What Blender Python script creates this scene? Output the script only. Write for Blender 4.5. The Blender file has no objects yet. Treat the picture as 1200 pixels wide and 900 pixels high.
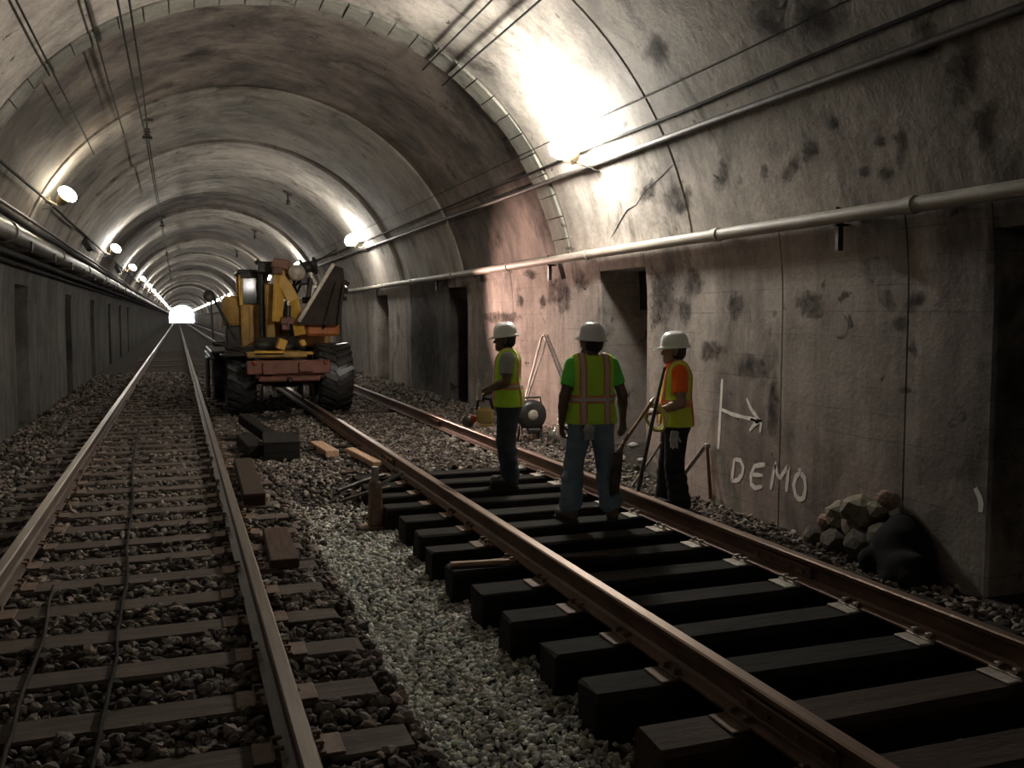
import bpy, bmesh, math, random
import numpy as np
from mathutils import Vector, Matrix

random.seed(7)
rng = np.random.default_rng(7)
sc = bpy.context.scene
col = sc.collection
R = math.radians

# ---------------------------------------------------------------- camera
F_PX, EYE = 1084.0, 1.58            # focal length in pixels of a 1200 px wide frame, eye height above the rails
PITCH = math.atan(78 / F_PX)
YAW = math.atan(392 / F_PX * math.cos(PITCH))
cam_d = bpy.data.cameras.new('camera')
cam_d.sensor_width = 36.0
cam_d.lens = 36.0 * F_PX / 1200.0
cam_d.clip_start, cam_d.clip_end = 0.05, 800
cam = bpy.data.objects.new('camera', cam_d)
col.objects.link(cam)
cam.location = (0, 0, EYE)
cam.rotation_euler = (R(90) - PITCH, 0, -YAW)
sc.camera = cam

# ---------------------------------------------------------------- world: daylight seen through the far portal
w = bpy.data.worlds.new('daylight')
sc.world = w
w.use_nodes = True
w.node_tree.nodes['Background'].inputs[0].default_value = (0.86, 0.92, 1.0, 1)
w.node_tree.nodes['Background'].inputs[1].default_value = 30.0
try:
    w.cycles.sampling_method = 'NONE'
except Exception:
    pass

# ---------------------------------------------------------------- exposure
sc.view_settings.view_transform = 'Standard'
sc.view_settings.look = 'None'
sc.view_settings.exposure = 0.85
sc.view_settings.gamma = 1.0
sc.view_settings.use_curve_mapping = False

LAMP = 340.0        # radiance of the tunnel lamps
WARM = 1500.0        # watts of the machine's work lamp

# lamp positions along the tunnel (y), found on both haunches of the vault
LAMPS_R = [-24.0, 10.2, 24.3, 36.5, 48.5, 60.5, 73, 86, 99, 112, 126, 140, 155, 171, 188, 206, 225, 245, 266, 288]
LAMPS_L = [-13.0, 17.2, 30.1, 41.1, 53.0, 65, 77, 89, 101, 114, 128, 142, 157, 173, 190, 208, 227, 247, 268, 290]

# tunnel section
CX, RAD, SPRING = 1.34, 3.80, 1.68
WALL_TOP = 2.36
TRK_L, TRK_R = -0.345, 3.02
GAUGE = 0.755
TIE_L, TIE_R = -0.17, -0.14         # tie tops


def at(px, py, y):
    """the point of the vertical plane y seen at a pixel of the photograph"""
    a, b = (px - 600) / F_PX, (450 - py) / F_PX
    fy = math.cos(PITCH) + b * math.sin(PITCH)
    fz = -math.sin(PITCH) + b * math.cos(PITCH)
    r = (a * math.cos(YAW) + fy * math.sin(YAW), -a * math.sin(YAW) + fy * math.cos(YAW), fz)
    t = y / r[1]
    return Vector((r[0] * t, y, EYE + r[2] * t))


# ================================================================ materials
class NT:
    def __init__(s, name):
        s.m = bpy.data.materials.new(name)
        s.m.use_nodes = True
        s.t = s.m.node_tree
        s.b = s.t.nodes['Principled BSDF']

    def n(s, typ, **kw):
        x = s.t.nodes.new(typ)
        for k, v in kw.items():
            if k.startswith('i_'):
                x.inputs[k[2:].replace('_', ' ')].default_value = v
            else:
                setattr(x, k, v)
        return x

    def l(s, a, b):
        s.t.links.new(a, b)

    def coords(s, scale=(1, 1, 1), rnd=False):
        tc = s.n('ShaderNodeTexCoord')
        mp = s.n('ShaderNodeMapping')
        mp.inputs['Scale'].default_value = scale
        s.l(tc.outputs['Object'], mp.inputs['Vector'])
        if rnd:
            oi = s.n('ShaderNodeObjectInfo')
            mu = s.n('ShaderNodeMath', operation='MULTIPLY')
            mu.inputs[1].default_value = 60.0
            s.l(oi.outputs['Random'], mu.inputs[0])
            s.l(mu.outputs[0], mp.inputs['Location'])
        return mp.outputs[0]

    def noise(s, vec, scale, detail=4.0, rough=0.6, dist=0.0):
        x = s.n('ShaderNodeTexNoise')
        x.inputs['Scale'].default_value = scale
        x.inputs['Detail'].default_value = detail
        x.inputs['Roughness'].default_value = rough
        x.inputs['Distortion'].default_value = dist
        s.l(vec, x.inputs['Vector'])
        return x.outputs['Fac']

    def ramp(s, fac, stops):
        x = s.n('ShaderNodeValToRGB')
        e = x.color_ramp.elements
        e[0].position, e[0].color = stops[0][0], stops[0][1]
        e[1].position, e[1].color = stops[-1][0], stops[-1][1]
        for p, c in stops[1:-1]:
            k = e.new(p)
            k.color = c
        s.l(fac, x.inputs['Fac'])
        return x.outputs['Color']

    def mix(s, a, b, fac, mode='MULTIPLY'):
        x = s.n('ShaderNodeMix', data_type='RGBA', blend_type=mode)
        for sock, v in ((x.inputs[6], a), (x.inputs[7], b), (x.inputs[0], fac)):
            if hasattr(v, 'is_linked') or hasattr(v, 'links'):
                s.l(v, sock)
            else:
                sock.default_value = v
        return x.outputs[2]

    def bump(s, h, strength, dist=0.02, prev=None):
        x = s.n('ShaderNodeBump')
        x.inputs['Strength'].default_value = strength
        x.inputs['Distance'].default_value = dist
        s.l(h, x.inputs['Height'])
        if prev is not None:
            s.l(prev, x.inputs['Normal'])
        return x.outputs[0]


def g(v):
    return (v, v, v, 1)


def pm(name, c1, c2, scale=8, rough=0.7, metal=0.0, bump=0.15, detail=4, stretch=(1, 1, 1), rnd=True, dist=0.01, spec=None):
    """a painted, worn or grained surface: two colours broken up by noise, with fine relief"""
    s = NT(name)
    v = s.coords(stretch, rnd)
    f = s.noise(v, scale, detail)
    c = s.ramp(f, [(0.3, (*c1, 1)), (0.7, (*c2, 1))])
    s.l(c, s.b.inputs['Base Color'])
    s.b.inputs['Roughness'].default_value = rough
    s.b.inputs['Metallic'].default_value = metal
    s.b.inputs['Specular IOR Level'].default_value = spec if spec is not None else (0.15 if rough >= 0.8 else 0.5)
    if bump:
        f2 = s.noise(v, scale * 4, 3)
        s.l(s.bump(f2, bump, dist), s.b.inputs['Normal'])
    return s.m


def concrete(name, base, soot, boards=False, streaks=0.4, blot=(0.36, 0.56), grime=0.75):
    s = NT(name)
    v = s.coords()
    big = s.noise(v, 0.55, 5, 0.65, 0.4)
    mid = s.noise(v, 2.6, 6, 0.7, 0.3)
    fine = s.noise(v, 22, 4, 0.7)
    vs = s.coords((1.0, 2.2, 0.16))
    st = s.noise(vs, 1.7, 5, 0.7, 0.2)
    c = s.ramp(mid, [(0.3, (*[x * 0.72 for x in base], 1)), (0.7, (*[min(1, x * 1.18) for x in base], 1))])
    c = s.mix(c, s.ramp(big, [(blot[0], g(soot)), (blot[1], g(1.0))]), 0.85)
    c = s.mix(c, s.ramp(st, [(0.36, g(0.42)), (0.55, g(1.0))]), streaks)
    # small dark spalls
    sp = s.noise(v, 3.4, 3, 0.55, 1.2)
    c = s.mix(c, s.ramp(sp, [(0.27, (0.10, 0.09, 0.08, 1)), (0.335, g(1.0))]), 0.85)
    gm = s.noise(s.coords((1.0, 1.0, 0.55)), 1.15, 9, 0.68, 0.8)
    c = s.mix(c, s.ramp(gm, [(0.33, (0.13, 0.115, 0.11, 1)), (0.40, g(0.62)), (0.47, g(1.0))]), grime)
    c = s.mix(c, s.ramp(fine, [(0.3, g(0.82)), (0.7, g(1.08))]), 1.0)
    nrm = s.bump(mid, 0.35, 0.03)
    nrm = s.bump(fine, 0.35, 0.008, nrm)
    if boards:
        wv = s.n('ShaderNodeTexWave', wave_type='BANDS', bands_direction='Z', wave_profile='SAW')
        wv.inputs['Scale'].default_value = 1.55
        wv.inputs['Distortion'].default_value = 0.7
        wv.inputs['Detail'].default_value = 2.0
        wv.inputs['Detail Scale'].default_value = 0.6
        tc = s.coords((1, 0.25, 1))
        s.l(tc, wv.inputs['Vector'])
        br = s.noise(s.coords((1, 0.9, 3.0)), 1.3, 3)
        lines = s.ramp(wv.outputs['Fac'], [(0.0, g(0.45)), (0.07, g(1.0))])
        mk = s.ramp(br, [(0.42, g(0.0)), (0.6, g(0.85))])
        c = s.mix(c, lines, mk)
        nrm = s.bump(wv.outputs['Fac'], 0.12, 0.02, nrm)
    s.l(c, s.b.inputs['Base Color'])
    s.b.inputs['Roughness'].default_value = 0.85
    s.b.inputs['Specular IOR Level'].default_value = 0.25
    s.l(nrm, s.b.inputs['Normal'])
    return s.m


def stone_mat(name, tint):
    s = NT(name)
    a = s.n('ShaderNodeAttribute', attribute_name='tint')
    v = s.coords()
    f = s.noise(v, 40, 3)
    c = s.mix(a.outputs['Color'], s.ramp(f, [(0.3, g(0.75)), (0.7, g(1.15))]), 1.0)
    c = s.mix(c, (*tint, 1), 1.0)
    s.l(c, s.b.inputs['Base Color'])
    s.b.inputs['Roughness'].default_value = 0.9
    s.b.inputs['Specular IOR Level'].default_value = 0.15
    s.l(s.bump(f, 0.3, 0.004), s.b.inputs['Normal'])
    return s.m


def glow(name, colr, strength):
    s = NT(name)
    s.b.inputs['Base Color'].default_value = (*colr, 1)
    s.b.inputs['Emission Color'].default_value = (*colr, 1)
    s.b.inputs['Emission Strength'].default_value = strength
    return s.m


def glass_mat(name, colr=(0.12, 0.14, 0.14)):
    s = NT(name)
    s.b.inputs['Base Color'].default_value = (*colr, 1)
    s.b.inputs['Roughness'].default_value = 0.06
    s.b.inputs['Transmission Weight'].default_value = 0.55
    s.b.inputs['IOR'].default_value = 1.3
    return s.m


M = {}
M['vault'] = concrete('vault_concrete', (0.47, 0.425, 0.375), 0.42)
M['vault_soot'] = concrete('sooty_vault_concrete', (0.25, 0.205, 0.175), 0.22, blot=(0.42, 0.60), grime=0.9)
M['vault_mid'] = concrete('weathered_vault_concrete', (0.40, 0.365, 0.325), 0.4)
M['wall'] = concrete('board_marked_concrete', (0.36, 0.32, 0.285), 0.42, boards=True, streaks=0.5)
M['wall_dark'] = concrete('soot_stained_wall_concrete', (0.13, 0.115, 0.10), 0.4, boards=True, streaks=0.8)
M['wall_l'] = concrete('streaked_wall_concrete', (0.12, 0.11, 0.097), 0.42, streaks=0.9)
M['block'] = concrete('lining_block_concrete', (0.27, 0.26, 0.22), 0.4, streaks=0.3, grime=0.95)
M['dark_gap'] = pm('joint_filler', (0.03, 0.028, 0.025), (0.05, 0.045, 0.04), 6, 0.9)
M['ground'] = pm('ballast_bed', (0.03, 0.026, 0.023), (0.085, 0.073, 0.063), 26, 0.9, 0, 0.9, 5, rnd=False, dist=0.03)
M['stone_old'] = stone_mat('old_ballast_stone', (0.62, 0.53, 0.475))
M['stone_new'] = stone_mat('fresh_gravel_stone', (1.0, 1.0, 0.93))
M['tie_old'] = pm('weathered_tie_wood', (0.07, 0.056, 0.048), (0.145, 0.116, 0.098), 5, 0.85, 0, 0.5, 6, (0.6, 6, 6))
M['tie_new'] = pm('creosoted_tie_wood', (0.010, 0.009, 0.008), (0.028, 0.024, 0.021), 5, 0.9, 0, 0.5, 6, (0.6, 6, 6))
M['tie_brown'] = pm('brown_tie_wood', (0.03, 0.02, 0.014), (0.065, 0.044, 0.032), 5, 0.8, 0, 0.5, 6, (0.6, 6, 6))
M['plank_brown'] = pm('reddish_plank_wood', (0.05, 0.03, 0.022), (0.10, 0.062, 0.046), 5, 0.85, 0, 0.4, 5, (6, 0.6, 6))
M['rust'] = pm('rusty_rail_steel', (0.085, 0.042, 0.026), (0.20, 0.115, 0.072), 9, 0.6, 0.25, 0.25, 5, (1, 0.3, 1))
M['rust_old'] = pm('dull_rail_steel', (0.07, 0.05, 0.04), (0.16, 0.12, 0.092), 9, 0.6, 0.2, 0.25, 5, (1, 0.3, 1))
M['head'] = pm('worn_rail_head', (0.20, 0.165, 0.135), (0.30, 0.25, 0.21), 12, 0.40, 0.7, 0.05, 3, (4, 0.2, 4))
M['head_r'] = pm('browned_rail_head', (0.18, 0.12, 0.09), (0.28, 0.195, 0.145), 12, 0.42, 0.6, 0.08, 3, (4, 0.2, 4))
M['plate'] = pm('tie_plate_steel', (0.26, 0.23, 0.19), (0.50, 0.46, 0.40), 14, 0.6, 0.3)
M['plate_rust'] = pm('rusty_plate_steel', (0.10, 0.055, 0.035), (0.20, 0.13, 0.09), 14, 0.7, 0.2)
M['pipe'] = pm('painted_pipe', (0.27, 0.25, 0.21), (0.40, 0.37, 0.315), 6, 0.6, 0.0, 0.1, 4, (1, 0.4, 1))
M['pipe_l'] = pm('dusty_iron_pipe', (0.07, 0.062, 0.054), (0.17, 0.15, 0.13), 5, 0.45, 0.2, 0.1, 4, (1, 0.4, 1))
M['cable'] = pm('black_cable_sheath', (0.012, 0.011, 0.010), (0.03, 0.027, 0.025), 10, 0.85)
M['conduit'] = pm('dull_conduit', (0.035, 0.03, 0.027), (0.085, 0.075, 0.065), 8, 0.6, 0.2)
M['black'] = pm('black_iron', (0.015, 0.014, 0.013), (0.045, 0.04, 0.036), 9, 0.5, 0.4)
M['rubber'] = pm('tyre_rubber', (0.012, 0.012, 0.012), (0.035, 0.033, 0.03), 9, 0.42)
M['yellow'] = pm('worn_yellow_paint', (0.42, 0.23, 0.035), (0.62, 0.37, 0.06), 4, 0.5, 0, 0.1, 6)
M['yellow_dirty'] = pm('grimy_yellow_paint', (0.18, 0.10, 0.03), (0.46, 0.27, 0.06), 5, 0.6, 0, 0.1, 6)
M['orange'] = pm('faded_orange_paint', (0.30, 0.09, 0.025), (0.48, 0.16, 0.04), 4, 0.6, 0, 0.1, 6)
M['redbrown'] = pm('red_oxide_paint', (0.10, 0.04, 0.028), (0.22, 0.085, 0.055), 5, 0.6, 0.1, 0.2, 6)
M['darkplate'] = pm('dark_blade_steel', (0.022, 0.018, 0.015), (0.06, 0.046, 0.036), 4, 0.8, 0.0, 0.2, 6)
M['paleedge'] = pm('scraped_edge_steel', (0.28, 0.23, 0.18), (0.5, 0.44, 0.37), 7, 0.5, 0.3)
M['glass'] = glass_mat('cab_glass')
M['taillight'] = pm('red_tail_lens', (0.16, 0.02, 0.02), (0.28, 0.04, 0.03), 8, 0.2)
M['wood'] = pm('pale_board_wood', (0.34, 0.20, 0.12), (0.56, 0.36, 0.23), 6, 0.75, 0, 0.3, 5, (6, 0.6, 6))
M['wood_brown'] = pm('brown_strip_wood', (0.19, 0.105, 0.06), (0.38, 0.22, 0.135), 6, 0.7, 0, 0.3, 5, (0.6, 6, 6))
M['white_paint'] = pm('white_spray_paint', (0.62, 0.61, 0.58), (0.90, 0.89, 0.85), 14, 0.7, 0, 0.2)
M['lamp_case'] = pm('lamp_housing', (0.16, 0.13, 0.08), (0.34, 0.28, 0.18), 8, 0.5, 0.3)
M['lamp_white'] = glow('lamp_glow_white', (1.0, 0.95, 0.85), LAMP)
M['lamp_yellow'] = glow('lamp_glow_yellow', (1.0, 0.90, 0.68), LAMP * 0.22)
M['lamp_far'] = glow('lamp_glow_far', (1.0, 0.95, 0.85), LAMP * 0.42)
M['insulator'] = pm('brown_insulator', (0.02, 0.015, 0.012), (0.05, 0.035, 0.03), 8, 0.3)
M['skin_d'] = pm('brown_skin', (0.10, 0.055, 0.036), (0.14, 0.08, 0.055), 9, 0.5, 0, 0.03)
M['skin_m'] = pm('tan_skin', (0.20, 0.115, 0.08), (0.27, 0.16, 0.115), 9, 0.5, 0, 0.03)
M['hair'] = pm('dark_hair', (0.012, 0.01, 0.008), (0.03, 0.024, 0.02), 60, 0.7)
M['helmet'] = pm('white_hard_plastic', (0.74, 0.74, 0.72), (0.82, 0.82, 0.80), 5, 0.28, 0, 0.0)
M['vest'] = pm('lime_vest_mesh', (0.42, 0.72, 0.04), (0.55, 0.88, 0.07), 7, 0.75, 0, 0.2)
M['vest_y'] = pm('yellow_vest_mesh', (0.52, 0.60, 0.05), (0.70, 0.76, 0.09), 7, 0.75, 0, 0.2)
M['green'] = pm('green_tshirt_cotton', (0.12, 0.62, 0.08), (0.2, 0.78, 0.13), 9, 0.85, 0, 0.2)
M['greyshirt'] = pm('grey_tshirt_cotton', (0.26, 0.27, 0.28), (0.36, 0.37, 0.38), 9, 0.85, 0, 0.2)
M['orange_cloth'] = pm('orange_tshirt_cotton', (0.80, 0.10, 0.02), (0.95, 0.17, 0.04), 9, 0.85, 0, 0.2)
M['band_o'] = pm('orange_band_cloth', (0.60, 0.17, 0.06), (0.78, 0.28, 0.12), 9, 0.7, 0, 0.1)
M['band_s'] = pm('silver_reflective_tape', (0.46, 0.42, 0.38), (0.60, 0.55, 0.50), 12, 0.4, 0.1, 0.05)
M['jeans'] = pm('blue_denim', (0.11, 0.16, 0.21), (0.22, 0.29, 0.36), 8, 0.85, 0, 0.3)
M['darkjeans'] = pm('dark_blue_denim', (0.03, 0.042, 0.06), (0.06, 0.08, 0.105), 8, 0.85, 0, 0.3)
M['blackpants'] = pm('black_work_trousers', (0.014, 0.014, 0.016), (0.03, 0.03, 0.034), 8, 0.85, 0, 0.3)
M['boot'] = pm('brown_boot_leather', (0.06, 0.038, 0.026), (0.12, 0.08, 0.055), 9, 0.65)
M['boot_b'] = pm('black_boot_leather', (0.012, 0.011, 0.01), (0.03, 0.027, 0.025), 9, 0.6)
M['glove'] = pm('grey_glove_cloth', (0.34, 0.33, 0.32), (0.52, 0.51, 0.49), 12, 0.85, 0, 0.3)
M['saw_yellow'] = pm('yellow_saw_plastic', (0.58, 0.42, 0.14), (0.72, 0.54, 0.20), 8, 0.4)
M['saw_red'] = pm('red_saw_plastic', (0.45, 0.05, 0.02), (0.6, 0.09, 0.03), 8, 0.3)
M['chrome'] = pm('bright_steel', (0.6, 0.58, 0.54), (0.8, 0.78, 0.74), 9, 0.18, 0.95, 0.0)
M['steel'] = pm('grey_tool_steel', (0.14, 0.125, 0.11), (0.30, 0.27, 0.24), 9, 0.45, 0.7)
M['barsteel'] = pm('dark_bar_steel', (0.04, 0.035, 0.03), (0.11, 0.095, 0.08), 9, 0.45, 0.6)
M['bucket'] = pm('white_bucket_plastic', (0.60, 0.60, 0.57), (0.74, 0.74, 0.71), 6, 0.4, 0, 0.05)
M['bucket_dull'] = pm('dusty_paper', (0.18, 0.175, 0.17), (0.34, 0.33, 0.32), 9, 0.9)
M['rubble_shade'] = pm('shade_darkened_concrete', (0.04, 0.036, 0.03), (0.11, 0.10, 0.08), 7, 0.9, 0, 0.8, 6)  # broken concrete with the shade of the gap under the heap painted in
M['hose'] = pm('yellow_hose_rubber', (0.50, 0.40, 0.12), (0.66, 0.55, 0.2), 9, 0.5)
M['rubble'] = pm('broken_concrete', (0.08, 0.073, 0.058), (0.25, 0.225, 0.17), 7, 0.9, 0, 0.8, 6)
M['rubble_pink'] = pm('broken_brick_render', (0.13, 0.09, 0.075), (0.24, 0.165, 0.135), 7, 0.9, 0, 0.8, 6)
M['hole_dark'] = pm('painted_hole_dark', (0.005, 0.005, 0.005), (0.012, 0.011, 0.011), 6, 0.95, 0, 0.3)  # flat black that paints the dark inside a hole
M['crack'] = pm('crack_soot', (0.015, 0.014, 0.012), (0.04, 0.035, 0.03), 9, 0.9)


# ================================================================ mesh building
class MB:
    def __init__(s):
        s.v, s.f, s.sm, s.mi = [], [], [], []

    def add(s, vs, fs, smooth=False, mi=0):
        o = len(s.v)
        s.v += [tuple(v) for v in vs]
        s.f += [tuple(i + o for i in f) for f in fs]
        s.sm += [smooth] * len(fs)
        s.mi += [mi] * len(fs)
        return s

    def box(s, c, d, rot=None, bev=0.0, mi=0, taper=1.0):
        c = Vector(c)
        h = [x / 2 for x in d]
        if bev <= 0:
            vs = [Vector((sx * h[0] * (taper if sz > 0 else 1), sy * h[1] * (taper if sz > 0 else 1), sz * h[2])) for sz in (-1, 1) for sy in (-1, 1) for sx in (-1, 1)]
            fs = [(0, 2, 3, 1), (4, 5, 7, 6), (0, 1, 5, 4), (2, 6, 7, 3), (0, 4, 6, 2), (1, 3, 7, 5)]
        else:
            bev = min(bev, min(h) * 0.9)
            bm = bmesh.new()
            bmesh.ops.create_cube(bm, size=1)
            for v in bm.verts:
                k = taper if v.co.z > 0 else 1
                v.co = Vector((v.co.x * d[0] * k, v.co.y * d[1] * k, v.co.z * d[2]))
            bmesh.ops.bevel(bm, geom=list(bm.edges), offset=bev, segments=1, affect='EDGES')
            bm.verts.index_update()
            vs = [v.co.copy() for v in bm.verts]
            fs = [[v.index for v in f.verts] for f in bm.faces]
            bm.free()
        if rot is not None:
            vs = [rot @ v for v in vs]
        return s.add([v + c for v in vs], fs, False, mi)

    def tube(s, pts, r, n=8, smooth=True, closed=False, mi=0, flat=1.0):
        pts = [Vector(p) for p in pts]
        rs = r if isinstance(r, (list, tuple)) else [r] * len(pts)
        vs, fs, N = [], [], len(pts)
        up = None
        for i, p in enumerate(pts):
            if closed:
                t = pts[(i + 1) % N] - pts[i - 1]
            else:
                t = pts[min(i + 1, N - 1)] - pts[max(i - 1, 0)]
            t.normalize()
            if up is None:
                up = Vector((0, 0, 1)) if abs(t.z) < 0.9 else Vector((1, 0, 0))
            a = (up - t * up.dot(t)).normalized()
            up = a
            b = t.cross(a)
            for k in range(n):
                q = 2 * math.pi * k / n
                vs.append(p + (a * math.cos(q) * flat + b * math.sin(q)) * rs[i])
        for i in range(N if closed else N - 1):
            for k in range(n):
                k2 = (k + 1) % n
                j = (i + 1) % N
                fs.append((i * n + k, i * n + k2, j * n + k2, j * n + k))
        s.add(vs, fs, smooth, mi)
        if not closed:
            s.add(vs[:n], [tuple(range(n - 1, -1, -1))], False, mi)
            s.add(vs[-n:], [tuple(range(n))], False, mi)
        return s

    def lathe(s, prof, mat=None, n=24, smooth=True, mi=0, cap=True):
        """prof: (radius, height) pairs along local z"""
        mat = mat or Matrix()
        vs, fs = [], []
        for (r, z) in prof:
            for k in range(n):
                q = 2 * math.pi * k / n
                vs.append(mat @ Vector((r * math.cos(q), r * math.sin(q), z)))
        for i in range(len(prof) - 1):
            for k in range(n):
                k2 = (k + 1) % n
                fs.append((i * n + k, i * n + k2, (i + 1) * n + k2, (i + 1) * n + k))
        if cap:
            if prof[0][0] > 1e-4:
                fs.append(tuple(range(n - 1, -1, -1)))
            if prof[-1][0] > 1e-4:
                fs.append(tuple((len(prof) - 1) * n + k for k in range(n)))
        return s.add(vs, fs, smooth, mi)

    def prism(s, pts, off, smooth=False, mi=0):
        """pts: a polygon in space, off: extrusion vector"""
        pts = [Vector(p) for p in pts]
        off = Vector(off)
        n = len(pts)
        vs = pts + [p + off for p in pts]
        fs = [tuple(range(n - 1, -1, -1)), tuple(range(n, 2 * n))] + [(i, (i + 1) % n, n + (i + 1) % n, n + i) for i in range(n)]
        return s.add(vs, fs, smooth, mi)

    def bar(s, a, b, wd, ht, mi=0):
        """a square bar from a to b"""
        a, b = Vector(a), Vector(b)
        t = (b - a)
        q = t.to_track_quat('Y', 'Z').to_matrix()
        return s.box((a + b) / 2, (wd, t.length, ht), q, min(wd, ht) * 0.12, mi)

    def mesh(s, name):
        me = bpy.data.meshes.new(name)
        me.from_pydata(s.v, [], s.f)
        me.polygons.foreach_set('use_smooth', s.sm)
        me.polygons.foreach_set('material_index', s.mi)
        bm = bmesh.new()
        bm.from_mesh(me)
        bmesh.ops.recalc_face_normals(bm, faces=list(bm.faces))
        bm.to_mesh(me)
        bm.free()
        return me

    def build(s, name, mats, parent=None, org=None):
        me = s.mesh(name)
        return link(name, me, mats, parent, org)


def link(name, me, mats, parent=None, org=None):
    if not isinstance(mats, (list, tuple)):
        mats = [mats]
    if not len(me.materials):
        for m in mats:
            me.materials.append(M[m] if isinstance(m, str) else m)
    o = bpy.data.objects.new(name, me)
    col.objects.link(o)
    if org is not None:                       # verts given in world space, origin moved to org
        me.transform(Matrix.Translation(-Vector(org)))
        o.location = org
    if parent is not None:
        o.parent = parent
        if org is not None:
            o.location = Vector(org) - parent.location
        elif parent.location.length > 0 and parent.get('world_parts'):
            me.transform(Matrix.Translation(-parent.location))
    return o


def tag(o, label=None, cat=None, group=None, kind=None):
    for k, v in (('label', label), ('category', cat), ('group', group), ('kind', kind)):
        if v:
            o[k] = v
    return o


def empty(name, loc, label, cat, group=None, rz=0, world_parts=False):
    """world_parts: parts are modelled in world coordinates and moved to the empty's frame"""
    o = bpy.data.objects.new(name, None)
    col.objects.link(o)
    o.location = loc
    o.rotation_euler.z = rz
    o.empty_display_size = 0.2
    if world_parts:
        o['world_parts'] = True
    return tag(o, label, cat, group)


def copy_tree(o, parent=None):
    c = o.copy()
    col.objects.link(c)
    c.parent = parent
    for ch in list(o.children):
        copy_tree(ch, c)
    return c


ORD = ['nearest', 'second', 'third', 'fourth', 'fifth', 'sixth', 'seventh', 'eighth', 'ninth', 'tenth', 'eleventh', 'twelfth', 'thirteenth', 'fourteenth', 'fifteenth', 'sixteenth', 'seventeenth', 'eighteenth', 'nineteenth', 'twentieth']


def lerp(a, b, t):
    return a + (b - a) * t


def sstep(a, b, x):
    t = min(1, max(0, (x - a) / (b - a)))
    return t * t * (3 - 2 * t)


# ================================================================ the ground
def ground_z(x, y):
    zl = -0.215                                        # between the ties of the near track
    trench = 1 - sstep(8.9, 10.4, y)                   # where the ballast of the far track is dug out
    zg = lerp(-0.20, -0.365, trench)
    zr = lerp(-0.175, -0.365, trench)
    sh = lerp(-0.16, -0.33, 1 - sstep(8.6, 10.6, y))   # shoulder along the wall
    if x < 0.85:
        z = zl
        if x < -1.6:
            z = lerp(zl, -0.24, sstep(-1.6, -2.0, x))
    elif x < 1.15:
        z = lerp(zl, zg, sstep(0.85, 1.15, x))
    elif x < 4.05:
        z = lerp(zg, zr, sstep(1.5, 1.9, x))
    else:
        z = lerp(zr, sh, sstep(4.05, 4.6, x))
        if y > 9:
            z += 0.10 * sstep(4.5, 5.1, x) * sstep(9, 11, y)
    return z


def build_ground():
    xs = [-3.2, -2.6, -2.4, -2.0, -1.8, -1.6, -1.4, -0.9, -0.3, 0.3, 0.7] + [0.85 + 0.06 * i for i in range(6)] + [1.3, 1.5, 1.6, 1.75, 1.9, 2.2, 2.6, 3.0, 3.4, 3.8, 4.05, 4.2, 4.35, 4.5, 4.7, 4.9, 5.1, 5.4, 6.1]
    ys = [-30, -15, -5, 0] + [0.5 * i for i in range(1, 60)] + [30, 35, 40, 50, 65, 80, 110, 150, 200, 260, 330]
    mb = MB()
    vs = [(x, y, ground_z(x, y) + (0.012 * math.sin(x * 9 + y * 3) * math.cos(y * 5 - x * 4))) for y in ys for x in xs]
    nx = len(xs)
    fs = [(j * nx + i, j * nx + i + 1, (j + 1) * nx + i + 1, (j + 1) * nx + i) for j in range(len(ys) - 1) for i in range(nx - 1)]
    mb.add(vs, fs, True)
    tag(mb.build('floor', 'ground'), kind='structure')


build_ground()


# ================================================================ tunnel lining
def prof_right(z):
    return CX + (RAD if z <= SPRING else math.sqrt(RAD ** 2 - (z - SPRING) ** 2))


def prof_left(z):
    return CX - (RAD if z <= SPRING else math.sqrt(RAD ** 2 - (z - SPRING) ** 2))


def panel(parent, name, mat, y0, y1, z0, z1, side, thick=0.45, gap=0.003, proud=0.0):
    """a cast wall panel between two joints: inner face follows the tunnel section"""
    zs = [z0] + [z for z in (0.3, 1.0, 1.68, 1.9, 2.1, 2.25) if z0 + 0.05 < z < z1 - 0.05] + [z1]
    y0 += gap
    y1 -= gap
    b = 0.006
    P = prof_right if side > 0 else prof_left
    mb = MB()
    n = len(zs)
    inner = [(P(z) - side * proud, z) for z in zs]
    rows = []
    for (yy, push) in ((y0, b), (y0 + b, 0), (y1 - b, 0), (y1, b)):
        rows.append([(x + side * push, yy, z) for x, z in inner])
    back0 = [(CX + side * (RAD + thick), y0, z) for z in zs]
    back1 = [(CX + side * (RAD + thick), y1, z) for z in zs]
    allr = [back0] + rows + [back1]
    vs = [p for r in allr for p in r]
    fs = []
    for k in range(len(allr) - 1):
        for i in range(n - 1):
            fs.append((k * n + i, k * n + i + 1, (k + 1) * n + i + 1, (k + 1) * n + i))
    for i in range(n - 1):
        fs.append((5 * n + i, 5 * n + i + 1, i + 1, i))
    fs.append(tuple(k * n for k in range(6)))
    fs.append(tuple(k * n + n - 1 for k in range(5, -1, -1)))
    mb.add(vs, fs)
    return mb.build(name, mat, parent)


def niche(parent, y0, y1, z1, side, mat, depth=0.95):
    """the recess behind an opening: back, two sides, top"""
    mb = MB()
    xi = CX + side * (RAD + 0.44)
    xo = CX + side * (RAD + depth)
    t = 0.12
    ym = (y0 + y1) / 2
    mb.box((xo + side * t / 2, ym, (z1 - 0.7) / 2), (t, y1 - y0 + 2 * t, z1 + 0.9))
    for yy in (y0 - t / 2, y1 + t / 2):
        mb.box(((xi + xo) / 2, yy, (z1 - 0.7) / 2), (abs(xo - xi), t, z1 + 0.9))
    mb.box(((xi + xo) / 2, ym, z1 + t / 2), (abs(xo - xi), y1 - y0, t))
    return mb.build('niche_lining', mat, parent)


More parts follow.
